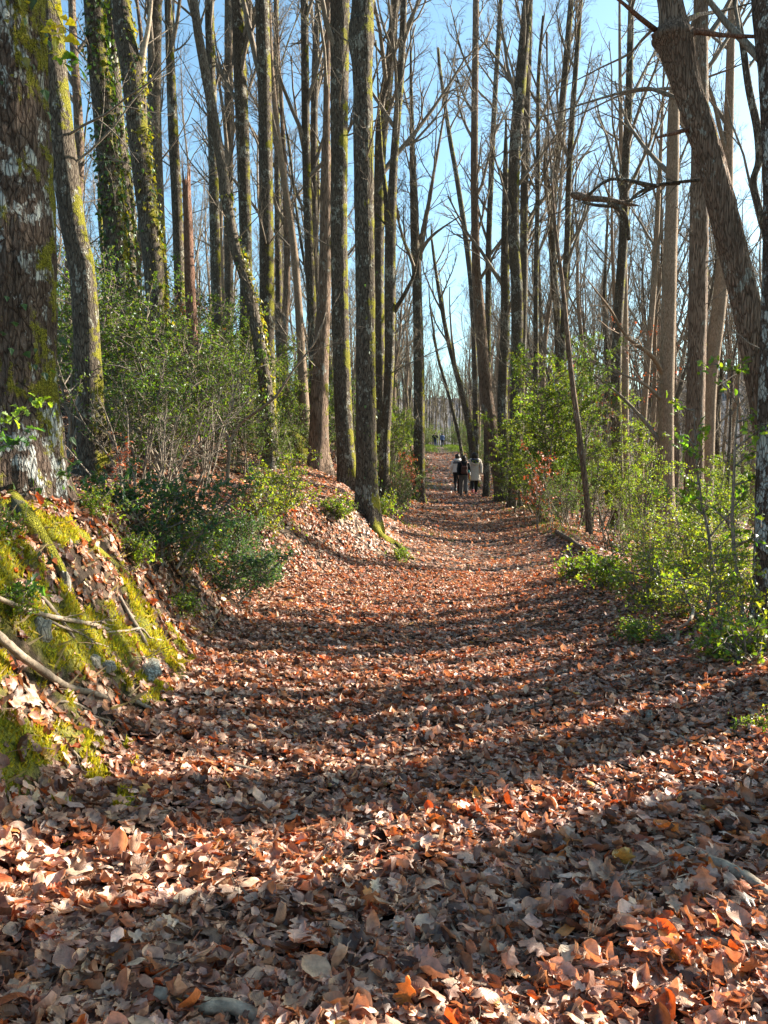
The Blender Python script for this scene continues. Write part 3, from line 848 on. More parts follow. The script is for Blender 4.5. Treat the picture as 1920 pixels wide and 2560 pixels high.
T([(988, 0, 20), (975, 150, 24), (960, 270, 32), (950, 400, 28), (946, 700, 27), (950, 1000, 27), (950, 1130, 30)], 20, 'bent trunk rising behind the right large central trunk', seed=40, sides=22, detail=2)
T([(1010, 0, 15), (1002, 180, 18), (985, 400, 20), (976, 600, 27), (975, 800, 27), (972, 950, 24), (962, 1110, 26)], 18.5, 'twin stemmed tree right of the two large central trunks, mossy on the right', seed=41, sides=20, detail=2,
  extra=[([(972, 610, 20), (966, 500, 16), (955, 400, 13), (948, 280, 11), (940, 100, 8)], BARK, 'limb', 0.5, 4), ([(985, 780, 13), (1030, 700, 11), (1045, 640, 7), (1062, 560, 4)], BARK, 'limb', -1.0, 3)])
T([(1030, 330, 12), (1034, 500, 18), (1040, 640, 25), (1042, 700, 23), (1046, 850, 25), (1048, 1000, 28)], 25, 'tree that forks widely above a short thick trunk, over the green holly thicket', seed=42, detail=2, top=15,
  extra=[([(1046, 650, 18), (1062, 560, 14), (1080, 460, 11), (1115, 260, 8), (1150, 60, 5)], TWIG, 'limb', 1.0, 9), ([(1046, 640, 12), (1080, 590, 9), (1150, 540, 5), (1200, 500, 3)], TWIG, 'limb', -1.0, 7),
         ([(1050, 600, 10), (1075, 500, 8), (1088, 380, 6), (1095, 200, 4)], TWIG, 'limb', -1.0, 7)])
T([(1095, 120, 7), (1101, 180, 8), (1124, 340, 11), (1143, 450, 12), (1168, 620, 14), (1180, 750, 12), (1186, 900, 13), (1190, 1060, 14)], 42, 'thin dark tree leaning left high above the walkers', seed=43, detail=1, top=24, nl=6)
T([(1190, 0, 15), (1186, 400, 18), (1190, 650, 21), (1197, 750, 26), (1208, 900, 29), (1222, 1040, 34), (1240, 1140, 38), (1262, 1256, 40)], 27,
  'long leaning trunk that meets the ground just right of the three walkers', seed=44, sides=24, step=0.15, detail=2, mat=BARKR)
T([(1264, 400, 12), (1262, 600, 18), (1263, 800, 23), (1256, 1000, 25), (1262, 1150, 28), (1272, 1262, 38)], 26.4, 'upright trunk crossing the foot of the long leaning one beside the walkers', seed=45, sides=24, step=0.15, detail=1, top=13)
T([(1320, 0, 24), (1302, 200, 28), (1286, 400, 28), (1285, 600, 27), (1293, 750, 29), (1291, 950, 29), (1290, 1150, 32)], 23, 'tallest straight dark trunk left of the bright green holly thicket', seed=46, sides=24, step=0.12, detail=2)
T([(1325, 60, 12), (1316, 300, 18), (1311, 500, 20), (1309, 750, 19), (1302, 1000, 19)], 25, 'trunk tucked close behind the tallest straight dark one', seed=47, detail=1, mat=BARKB)
T([(1082, 620, 7), (1093, 700, 9), (1119, 845, 12), (1158, 995, 15), (1180, 1110, 18)], 35, 'thin mossy tree curving left over the path behind the three walkers', seed=48, top=12, detail=1)
T([(1080, 800, 5), (1095, 893, 7), (1125, 1000, 8), (1155, 1135, 9)], 33, 'very thin sapling leaning over the path behind the three walkers', seed=49, top=9, nl=5, limb=1.6, detail=1)
T([(1252, 0, 10), (1240, 200, 12), (1232, 350, 13), (1222, 600, 14), (1220, 800, 15)], 30, 'thin tree between the long leaning trunk and the tallest dark one', seed=50, detail=2)
T([(1358, 40, 6), (1346, 200, 9), (1345, 450, 11), (1340, 700, 12), (1340, 950, 12)], 24, 'thin dark pole of a tree rising from the left of the holly thicket', seed=51, detail=1, top=15)
T([(1428, 0, 13), (1411, 200, 16), (1392, 400, 15), (1380, 550, 19), (1386, 700, 18), (1396, 850, 18)], 26, 'forked tree with a crooked middle rising above the holly thicket', seed=52, detail=2,
  extra=[([(1384, 560, 12), (1372, 480, 11), (1366, 360, 9), (1380, 300, 8)], BARKB, 'limb', 0.5, 3)])
T([(1452, 0, 10), (1441, 150, 12), (1430, 300, 14), (1422, 450, 14), (1418, 600, 15), (1410, 760, 14)], 24, 'dark slim tree right beside the crooked forked one', seed=53, detail=2)
T([(1385, 520, 6), (1392, 600, 8), (1405, 700, 10), (1418, 830, 12), (1430, 950, 13), (1446, 1070, 14), (1460, 1180, 15), (1472, 1300, 15), (1476, 1385, 18)], 15,
  'slender pale stemmed tree curving in front of the bright green holly thicket', seed=54, mat=BARKR, top=9.5, nl=6, limb=1.6, sides=14, step=0.1, detail=1)
T([(1578, 0, 13), (1572, 250, 18), (1562, 450, 20), (1558, 600, 22), (1545, 800, 24), (1540, 1000, 26), (1545, 1200, 27), (1540, 1336, 34)], 21,
  'straight dark trunk right of the holly thicket, below the hanging broken limb', seed=55, sides=22, detail=1, step=0.12)
T([(1552, 300, 10), (1556, 500, 14), (1560, 700, 17), (1562, 900, 19), (1563, 1100, 19), (1570, 1330, 22)], 23, 'pale brown peeling trunk pressed close to the straight dark one', seed=56, mat=WARM, detail=1)
T([(1690, 0, 12), (1688, 150, 20), (1684, 300, 28), (1680, 500, 30), (1672, 750, 34), (1666, 1000, 36), (1664, 1180, 40), (1666, 1340, 52)], 18,
  'stout pale brown barkless looking trunk with several dead side limbs', seed=57, mat=WARM, sides=26, step=0.1, detail=1,
  extra=[([(1655, 1110, 12), (1600, 1040, 10), (1540, 980, 9), (1440, 900, 6), (1350, 800, 3)], TWIG, 'dead_limb', 1.0, 5),
         ([(1655, 1000, 11), (1610, 960, 9), (1540, 925, 6), (1440, 840, 3)], TWIG, 'dead_limb', -1.0, 5),
         ([(1660, 940, 14), (1630, 890, 13), (1570, 845, 12), (1530, 780, 10), (1500, 740, 9), (1462, 690, 6)], WARM, 'dead_limb', -1.5, 4)])
T([(1752, 0, 33), (1750, 300, 37), (1747, 600, 44), (1742, 900, 43), (1735, 1200, 46), (1740, 1380, 56)], 16, 'thick rough grey trunk left of the big leaning one', seed=58, mat=BARKR, sides=34, ridge=0.006, step=0.07)
T([(1828, 60, 18), (1822, 300, 22), (1815, 550, 30), (1800, 750, 33), (1778, 950, 29), (1770, 1150, 30)], 19, 'smooth tan trunk seen between the thick grey one and the big leaning one', seed=59, mat=WARM, sides=24)
T([(1648, 450, 10), (1635, 700, 15), (1620, 900, 15), (1605, 1100, 16), (1597, 1300, 18)], 20, 'thin tan tree slanting right between the dark trunk and the stout pale one', seed=60, mat=WARM, top=12, detail=1)
T([(1650, -120, 52), (1675, 0, 56), (1684, 60, 66), (1684, 96, 98), (1692, 122, 84), (1712, 200, 68), (1745, 300, 66), (1775, 400, 65), (1805, 520, 66), (1835, 640, 67), (1864, 760, 66), (1893, 900, 68), (1920, 1060, 71), (1946, 1230, 75), (1965, 1420, 84), (1990, 1640, 100)], 8.0,
  'big leaning trunk curving up to the left with furrowed bark and a split collar', seed=61, mat=BARKR, sides=110, ridge=0.011, step=0.03, name='leaning_oak_tree', top=9.5, nl=5, limb=2.2, lower=0, detail=1, z0=0.75,
  extra=[([(1630, 92, 12), (1650, 80, 16), (1700, 78, 17), (1752, 80, 15), (1800, 88, 11), (1850, 90, 9), (1900, 92, 8), (1960, 84, 7)], SNAG, 'broken_branch', -0.35),
         ([(1640, 75, 12), (1600, 45, 10), (1560, 10, 8), (1500, -40, 6)], SNAG, 'dead_branch', -0.3),
         ([(1735, 318, 10), (1690, 332, 9), (1650, 342, 6), (1640, 344, 4)], SNAG, 'branch_stub', -0.2),
         ([(1700, 60, 14), (1745, 38, 13), (1800, 28, 11), (1870, 10, 8), (1940, -10, 6)], BARK, 'mossy_branch', 0.6, 4),
         ([(1755, 250, 10.2), (1690, 245, 10.2), (1620, 220, 10.2), (1540, 235, 8.7), (1450, 262, 7.2), (1360, 290, 5.8), (1240, 300, 2.9)], TWIG, 'branch', 1.0, 14),
         ([(1720, 215, 8.7), (1660, 222, 8.7), (1560, 235, 7.2), (1440, 290, 5.8), (1300, 345, 2.9)], TWIG, 'branch', 3.0, 12),
         ([(1700, 95, 8.7), (1630, 75, 8.7), (1580, 130, 7.2), (1500, 170, 5.8), (1400, 220, 4.3), (1280, 262, 2.9)], TWIG, 'branch', 2.0, 12),
         ([(1790, 440, 10.2), (1750, 450, 10.2), (1650, 462, 10.2), (1600, 490, 8.7), (1560, 505, 7.2)], BARK, 'branch', 1.2, 8),
         ([(1640, 465, 8.7), (1590, 455, 8.7), (1530, 448, 7.2), (1480, 478, 5.8), (1400, 530, 4.3), (1290, 575, 2.9)], BARK, 'branch', 1.5, 12)])
T([(1905, -40, 50), (1925, 200, 50), (1938, 500, 54), (1930, 900, 56), (1920, 1300, 60), (1915, 1660, 76)], 7.5, 'dark blotchy trunk behind the foot of the big leaning one', seed=62, mat=BARKC, sides=60, ridge=0.006, step=0.06, top=10, nl=4, limb=2, detail=0, name='oak_tree')
T([(1838, 0, 12), (1855, 100, 15), (1872, 220, 17), (1893, 320, 19), (1898, 400, 18), (1884, 455, 16), (1903, 540, 17), (1925, 640, 18), (1940, 900, 20), (1940, 1300, 22)], 10, 'thin S curved mossy stem right of the big leaning trunk', seed=63, top=8.5, nl=4, limb=2, step=0.06)

for a, k in specs: tree(*a, **k)

def hung_limb():
    K = []
    for px, py, w_, dy in [(1428, 486, 12, .2), (1448, 490, 19, .15), (1480, 496, 15, .1), (1520, 500, 13, 0), (1560, 508, 11, 0), (1596, 514, 4, 0)]:
        p = at(px, py, 11.6 + dy); K.append([*p, w_ / 2 / F * 11.6])
    K = np.array(K); b = K[0, :3].copy(); K[:, :3] -= b; E = resample(K, .03)
    root = empty('broken_limb', b, 'thick broken dead limb hanging high in the branches left of the big leaning trunk', 'broken limb')
    mb = MB(); rn = 1 + .3 * fbm(np.arange(len(E))[:, None] * .4, np.cos(np.arange(12) * PI / 6)[None] * 1.5, np.sin(np.arange(12) * PI / 6)[None] * 1.5, 5, 3)
    tube(mb, E[:, :3], E[:, 3], 12, True, None, lambda a, c: rn); mb.build('limb', BARKR, root)
    mb = MB(); r = np.random.default_rng(2)
    for pts in ([(1520, 503, 11), (1545, 520, 14), (1565, 545, 12), (1572, 600, 10)], [(1455, 505, 7), (1500, 514, 8), (1560, 512, 7), (1600, 480, 8), (1650, 462, 9), (1700, 458, 9)], [(1470, 490, 7), (1500, 462, 7), (1530, 448, 7), (1590, 456, 8), (1625, 472, 8)]):
        E = resample(np.array([[*(at(px, py, 11.6) - b), w_ / 2 / F * 11.6] for px, py, w_ in pts]), .05); tube(mb, E[:, :3], E[:, 3], 7, True)
    mb.build('prong', BARK, root)
hung_limb()

# trees standing right of the frame: their shadows band the path
SDn = np.array([math.sin(SUN_AZ), math.cos(SUN_AZ)]); SNn = np.array([-SDn[1], SDn[0]])
def side_tree(s, D, dia, seed, top=17, nl=5):
    x, y = SNn * s + SDn * D
    z = float(height(x, y)); top = top - z
    K = np.array([[0, 0, -0.2, dia * .55], [0.02, 0, 1, dia * .5], [0.03, .02, top * .3, dia * .46], [0.0, 0, top * .6, dia * .4], [0, 0, top, 0.06 if top < 10 else .02]])
    r = np.random.default_rng(seed); P = resample(K, 0.4)
    root = empty('tree', (x, y, z), 'bare tree on the slope beyond the right edge of the photo', 'tree', 'trees outside the right edge')
    mb = MB(); trunk_mesh(mb, P, 12, seed); mb.build('trunk', BARKR, root)
    mb = MB(); crown_on(mb, r, P, 0.6, nl, 2.2, 0, 0); mb.build('crown', TWIG, root)
for k, (s, D, dia, tp) in enumerate([(1.86, 11, .24, 15), (2.08, 13.5, .28, 15), (2.28, 10.5, .24, 15), (2.90, 11.5, .26, 15), (3.12, 13, .26, 15), (3.52, 14, .12, 15), (3.72, 10.8, .28, 7.0), (3.98, 11.2, .30, 6.6), (4.25, 11, .28, 6.4),
                                 (5.2, 14, .26, 15), (5.52, 12.5, .34, 15), (5.92, 17, .36, 15), (6.35, 20, .26, 15), (8.75, 19, .25, 15), (9.9, 24, .3, 15), (11.3, 21, .3, 15)]):
    side_tree(s, D, dia, 300 + k, tp)

def ivy_shade_caster(s, D, z0, z1, rad, n, seed):  # added out of view: high ivy mass keeps sun off the upper oak trunk
    x, y = SNn * s + SDn * D; z = float(height(x, y))
    P = resample(np.array([[0, 0, -0.2, .07], [0.02, 0, 6, .06], [0, .05, z1 + 1, .02]]), .5)
    root = empty('tree', (x, y, z), 'unseen slim ivy covered tree added beyond the right edge to shade the oak trunk', 'tree', 'trees outside the right edge')
    mb = MB(); trunk_mesh(mb, P, 10, seed); mb.build('trunk', BARKR, root)
    Q = P.copy(); Q[:, 3] = rad
    r = np.random.default_rng(seed); q = r.uniform(size=n) ** .5
    zz = r.uniform(z0, z1, n); th = r.uniform(0, 6.28, n)
    C_ = np.stack([q * rad * np.cos(th), q * rad * np.sin(th), zz - z], 1)
    mb = MB(); scatter(mb, IVYT, C_, rotmats(th, r.normal(.5, .6, n), r.normal(0, .6, n)), .16 * r.uniform(.7, 1.3, n), np.array([.05, .09, .02])[None] * r.uniform(.6, 1.4, (n, 1)))
    mb.build('ivy', IVYM, root, smooth=False)
ivy_shade_caster(4.85, 13.5, 7.9, 15, .42, 2600, 400)
ivy_shade_caster(5.15, 15.5, 8.9, 15, .35, 1800, 401)

# ------------------------------------------------------------------ background trees
def proto(seed, h, rad, mat, detail, nl, z0, wob):
    r = np.random.default_rng(seed)
    K = []
    x = y = 0.0
    for i in range(7):
        t = i / 6
        K.append([x, y, t * h - (0.2 if i == 0 else 0), max(rad * (1 - t) ** 0.8, 0.015)])
        x += r.normal(0, wob); y += r.normal(0, wob)
    P = resample(np.array(K), 0.6)
    a = MB(); trunk_mesh(a, P, 9, seed, 0.3, 0, 0.05)
    b = MB(); crown_on(b, r, P, z0, nl, h * 0.26, detail, 4)
    return a.mesh('trunk', mat), b.mesh('crown', TWIG)
protos = [proto(100 + i, *q) for i, q in enumerate([(17, .15, BARK, 2, 13, .3, .18), (15, .11, BARKB, 2, 13, .25, .25), (18, .17, BARKR, 2, 12, .35, .14), (13, .08, BARKB, 2, 11, .25, .3), (16, .13, WARM, 2, 11, .4, .2), (12, .06, BARK, 1, 12, .25, .3), (17, .13, WARM, 2, 13, .28, .22), (14, .09, WARM, 2, 11, .3, .28)])]
used = []
def try_place(x, y, md):
    for a, b in used:
        if (a - x) ** 2 + (b - y) ** 2 < md * md: return False
    used.append((x, y)); return True
for (a, k) in specs:
    p = at(a[0][-1][0], a[0][-1][1], a[1]); used.append((p[0], p[1]))
rb = np.random.default_rng(77)
DESC = ['mossy grey tree', 'slightly bent grey tree', 'thick brown tree', 'slender wavy tree', 'pale smooth tree', 'pole thin tree', 'tall straight tree', 'thin brown tree']
def bg(n, xf, yf, label, group, md=1.1, pick=(0, 1, 2, 3, 4, 5, 6, 7)):
    c = tries = 0
    while c < n and tries < n * 40:
        tries += 1
        y = yf(); x = xf(y)
        if Ledge(y) - 0.9 < x < Redge(y) + 0.7: continue
        if not try_place(x, y, md): continue
        c += 1
        pi_ = int(rb.choice(pick)); tm, cm = protos[pi_]
        root = empty('tree', (x, y, float(height(x, y)) - 0.05), label % DESC[pi_], 'tree', group, rb.uniform(0, 6.28))
        root.rotation_euler[0] = rb.normal(0, 0.035); root.rotation_euler[1] = rb.normal(0, 0.035)
        s = rb.uniform(0.8, 1.15); root.scale = (s, s, s * rb.uniform(0.9, 1.1))
        for nm, m in (('trunk', tm), ('crown', cm)):
            o = bpy.data.objects.new(nm, m); COL.objects.link(o); o.parent = root
bg(72, lambda y: rb.uniform(-0.55 * y - 2, Ledge(y) - 1.5), lambda: rb.uniform(19, 62) , 'bare %s in the crowd of trunks uphill of the path', 'distant trees left of the path')
bg(100, lambda y: rb.uniform(Redge(y) + 1.2, 0.53 * y + 2), lambda: rb.uniform(24, 68), 'bare %s in the crowd of trunks downhill of the path', 'distant trees right of the path', 1.1, (0, 1, 2, 3, 4, 4, 6, 6, 7, 7))
bg(40, lambda y: rb.uniform(-0.05 * y, 0.26 * y), lambda: rb.uniform(45, 105), 'bare %s far off where the path runs out of sight', 'distant trees at the end of the path')

def far_woods():
    r = np.random.default_rng(3); mb = MB()
    sp = [dict(n=4, wig=0.12, up=0.12, sides=3, tip=0.3), dict(n=3, wig=0.16, up=0.05, sides=3, tip=0.4, num=5, t0=0.2, ang=0.6, len=0.5, rad=0.5), dict(n=2, wig=0.16, up=0.05, sides=3, tip=0.4, num=3, t0=0.2, ang=0.6, len=0.5, rad=0.6)]
    for k in range(950):
        y = 66 + 184 * r.uniform() ** 1.4; x = r.uniform(-0.58 * y, 0.6 * y)
        if k > 650: y = r.uniform(90, 230); x = r.uniform(-.02, .24) * y
        if Ledge(y) - 2 < x < Redge(y) + 2 and y < 120: continue
        z = float(height(x, y)); h = r.uniform(12, 18); rad = r.uniform(.06, .16)
        P = np.array([[x, y, z], [x + r.normal(0, .3), y, z + h * .4], [x + r.normal(0, .5), y, z + h * .75], [x + r.normal(0, .6), y, z + h]])
        tube(mb, P, np.array([rad, rad * .8, rad * .5, .02]), 5, False)
        for j in range(9):
            t = r.uniform(0.3, 0.95); i = min(int(t * 3), 2); q = P[i] * (1 - (t * 3 - i)) + P[i + 1] * (t * 3 - i)
            th = r.uniform(0, 6.28); a = r.uniform(0.35, 0.8)
            grow(mb, r, q, np.array([math.cos(th) * math.sin(a), math.sin(th) * math.sin(a), math.cos(a)]), h * .22 * r.uniform(.6, 1.2), .035, 0, sp)
    tag(mb.build('distant_woods', BARKB), 'far bare woods that read as one grey brown mass', 'woods', kind='stuff')
far_woods()

# ------------------------------------------------------------------ broken snag and boulder
Ps = px_path([(466, 478, 19), (470, 560, 21), (474, 700, 25), (480, 830, 27), (482, 960, 30)], 14, ext=False, step=0.08)
b0 = Ps[0, :3].copy(); Ps[:, :3] -= b0
mb = MB(); trunk_mesh(mb, Ps, 22, 5, 0.3, 0.008, 0.1, jag=True)
tag(mb.build('snag', SNAG, loc=b0), 'reddish broken dead trunk with a jagged top, standing bare among the ivy trees', 'dead tree')

def rock(name, p, size, seed, label, mat, flat=0.6, cat='stone'):
    n1, n2 = 20, 30
    ph = np.linspace(-PI / 2, PI / 2, n1); th = np.arange(n2) * 2 * PI / n2
    PH, TH = np.meshgrid(ph, th, indexing='ij')
    d = np.stack([np.cos(PH) * np.cos(TH), np.cos(PH) * np.sin(TH), np.sin(PH)], -1)
    rr = 1 + 0.35 * fbm(d[..., 0] * 1.6 + seed, d[..., 1] * 1.6, d[..., 2] * 1.6, seed, 3)
    q = np.sign(d) * np.abs(d) ** 0.8
    Vv = q * rr[..., None] * np.array(size)
    Vv[..., 2] *= flat
    i = (np.arange(n1 - 1)[:, None] * n2); j = np.arange(n2)[None]
    Qq = np.stack([i + j, i + (j + 1) % n2, i + n2 + (j + 1) % n2, i + n2 + j], -1).reshape(-1, 4)
    o = MB().add(Vv.reshape(-1, 3), Qq).build(name, mat, loc=p)
    o.rotation_euler = (0, 0, seed)
    return tag(o, label, cat)
pb = at(738, 1110, 17.5); pb[2] = float(height(pb[0], pb[1])) + .1
rock('boulder', pb, (.75, .7, .7), 4, 'rounded boulder covered in dark moss on the leafy slope left of the central trunks', MOSSTONE, .75, 'boulder')
p = ray_ground(225, 1650); rock('stone', p + np.array([0, 0, -.012]), (.05, .042, .045), 6, 'rounded pale stone between the fallen branches on the bank', STONE, .8)
p = ray_ground(258, 1672); rock('stone', p + np.array([0, 0, -.015]), (.065, .045, .045), 9, 'pale cracked stone touching the rounded one', STONE, .6)
p = ray_ground(95, 1585); rock('stone', p + np.array([0, 0, .0]), (.06, .05, .075), 12, 'brown upright stone beneath the long fallen branch on the bank', STONE, .8)
p = ray_ground(370, 1670); rock('stone', p, (.20, .06, .05), 2, 'long flat slate grey stone embedded at the foot of the bank', STONE, .7)
p = ray_ground(162, 1465); rock('stone', p + np.array([0, 0, .0]), (.03, .025, .075), 15, 'narrow white stone standing in the moss', STONE, 1.0)
p = ray_ground(1622, 1810); rock('stone', p + np.array([0, 0, .02]), (.05, .02, .055), 17, 'flat cream stone lying on the dead leaves on the right', STONE, 1.0)

# ------------------------------------------------------------------ fallen branches and sticks
def stick(name, pts, label, mat=None, cat='stick', lifts=None, knots=0.04, twigs=0, seed=1, sides=9, group=None):
    K = []
    for i, (px, py, wd) in enumerate(pts):
        g = ray_ground(px, py)
        lf = lifts[i] if lifts else 0.0
        if lf:
            d = ray(px, py); yy = g[1] - 0.25 * lf
            g = CAM + d * (yy / d[1])
        dist = g[1]
        K.append([g[0], g[1], g[2] + 0.012 + wd / 2 / F * dist * 0.6, wd / 2 / F * dist])
    K = np.array(K); b = K[0, :3].copy(); K[:, :3] -= b
    E = resample(K, 0.03); r = np.random.default_rng(seed)
    E[:, :3] += 0.012 * np.stack([fbm(np.arange(len(E)) * .12, 1, 0, seed + q, 2) for q in range(3)], 1)
    rn = 1 + knots * r.normal(size=(len(E), 1)) * 0.5 + 0.0 * np.zeros((1, sides)) + 0.08 * r.normal(size=(len(E), sides))
    mb = MB(); tube(mb, E[:, :3], E[:, 3], sides, True, None, lambda a, c: rn)
    sp = [dict(n=4, wig=0.2, up=0.05, sides=4, tip=0.3), dict(n=3, wig=0.2, up=0.0, sides=3, tip=0.4, num=3, t0=0.3, ang=0.7, len=0.5, rad=0.6)]
    for q in range(twigs):
        i = min(int(r.uniform(0.2, 0.95) * len(E)), len(E) - 2)
        td = unit(E[i + 1, :3] - E[i, :3]); sd = unit(np.cross(td, r.normal(size=3))); sd[2] = abs(sd[2]) * .6
        grow(mb, r, E[i, :3].copy(), unit(td + sd), r.uniform(.1, .3), max(E[i, 3] * .35, .002), 0, sp)
    return tag(mb.build(name, mat or DEAD, loc=b), label, cat, group)
stick('fallen_branch', [(-20, 1595, 24), (60, 1655, 22), (110, 1688, 21), (160, 1722, 18), (215, 1746, 16), (262, 1762, 10)], 'long grey fallen branch sloping down the bank with its end buried in leaves', lifts=[.6, .5, .3, .1, 0, 0], seed=2)
stick('fallen_branch', [(-10, 1510, 13), (70, 1535, 13), (130, 1553, 12), (210, 1568, 11), (270, 1580, 9), (318, 1598, 5)], 'pale fallen branch lying across the moss above the two stones', lifts=[.5, .4, .3, .2, .1, 0], twigs=3, seed=3, mat=PALEW)
stick('fallen_branch', [(110, 1556, 7), (160, 1575, 7), (205, 1590, 6), (230, 1610, 6), (270, 1625, 5), (348, 1668, 3)], 'thin forked dead branch just under the pale fallen branch', lifts=[.3, .25, .2, .15, .1, 0], twigs=4, seed=4)
stick('stick', [(262, 1590, 6), (300, 1582, 6), (355, 1578, 6), (372, 1598, 5), (410, 1615, 3)], 'bleached crooked root end on the lit moss', lifts=[.1, .15, .15, .1, 0], seed=5, mat=PALEW)
stick('stick', [(335, 1762, 10), (370, 1780, 10), (408, 1800, 8), (430, 1812, 5)], 'short pale stick poking from the leaves at the foot of the bank', seed=6, mat=PALEW)
stick('stick', [(145, 1775, 7), (190, 1777, 7), (236, 1790, 5)], 'split weathered stick lying level below the long grey branch', seed=7, mat=PALEW)
stick('stick', [(190, 1790, 5), (250, 1808, 5), (318, 1825, 3)], 'thin dark stick under the split weathered one', seed=8)
stick('fallen_log', [(378, 2512, 40), (450, 2535, 40), (520, 2548, 38), (580, 2556, 36), (680, 2600, 34)], 'bleached barkless log end at the bottom edge of the path', mat=PALEW, cat='log', seed=9, sides=18, knots=0.06)
stick('rotten_bark', [(1712, 2118, 10), (1760, 2160, 22), (1820, 2195, 30), (1880, 2240, 34), (1940, 2285, 34)], 'grey splintered slab of rotten bark at the right edge', mat=PALEW, cat='bark', seed=10, sides=14, knots=.15)
stick('rotten_bark', [(1740, 2365, 14), (1800, 2372, 20), (1870, 2380, 18), (1930, 2385, 12)], 'flat flake of bark below the splintered slab', mat=PALEW, cat='bark', seed=11, knots=.15)
stick('stick', [(1280, 2225, 6), (1340, 2228, 7), (1425, 2218, 7), (1450, 2232, 6), (1470, 2245, 4)], 'thin black bent stick on the shaded leaves', mat=BARKB, seed=12)
stick('stick', [(640, 2520, 14), (700, 2524, 14), (760, 2535, 12), (800, 2555, 8)], 'dark crooked stick at the bottom edge near the bleached log', mat=BARKB, seed=13)
stick('stick', [(775, 2518, 9), (820, 2500, 9), (875, 2482, 7)], 'lichen grey stick right of the dark crooked one', seed=14)
stick('stick', [(640, 2215, 4), (700, 2195, 4), (730, 2188, 4), (800, 2198, 3)], 'fine pale twig across the sunlit leaves', seed=15, mat=PALEW, twigs=3)
stick('stick', [(1020, 2150, 24), (1060, 2130, 30), (1100, 2108, 22)], 'rough broken piece of bark in the sunlit band', seed=16, mat=DEAD, cat='bark')
stick('fallen_branch', [(1392, 1335, 12), (1440, 1365, 13), (1490, 1395, 13), (1540, 1425, 12)], 'brown fallen limb beside the orange leaved sapling', mat=BARKR, seed=17, lifts=[.8, .8, .6, .5])
stick('stick', [(1695, 1610, 8), (1697, 1578, 8), (1712, 1568, 8), (1730, 1545, 8), (1738, 1515, 6)], 'pale forked twig standing in front of the shrubs', seed=18, lifts=[0, 1.2, 2, 3, 4], mat=PALEW, twigs=3)
stick('fallen_branch', [(1600, 1560, 7), (1660, 1598, 7), (1722, 1650, 6)], 'thin fallen branch at the edge of the shrubs', seed=19, twigs=2)
stick('fallen_branch', [(1822, 1712, 9), (1870, 1745, 10), (1925, 1780, 9)], 'weathered branch lying in leaves at the right edge', seed=20)
stick('fallen_branch', [(1740, 1540, 9), (1800, 1590, 9), (1840, 1620, 9), (1900, 1660, 8)], 'dark fallen branch beneath the holly by the blotchy trunk', seed=22, mat=BARKB)
stick('stick', [(480, 1895, 10), (540, 1915, 12), (600, 1935, 12), (680, 1955, 8)], 'half buried grey stick in the sunlit leaves left of the middle', seed=23, mat=DEAD)
stick('stick', [(1700, 1850, 8), (1760, 1880, 9), (1830, 1910, 8), (1900, 1935, 7)], 'pale weathered stick on the leafy slope on the right', seed=24, mat=PALEW, lifts=None, twigs=2)
rs_ = np.random.default_rng(55)
for k in range(26):
    px, py = rs_.uniform(150, 1850), rs_.uniform(1500, 2500)
    if px < 500 and py < 2000: continue
    a = rs_.uniform(-.6, .6); Ls = rs_.uniform(60, 170) * (py - 1100) / 1200; w_ = rs_.uniform(2, 5)
    stick('twig', [(px, py, w_), (px + Ls * .5, py + Ls * .25 * a + rs_.normal(0, 5), w_), (px + Ls, py + Ls * .4 * a, w_ * .6)], 'thin dry twig lying among the fallen leaves of the path', group='small twigs on the path', seed=60 + k, sides=5, twigs=1)

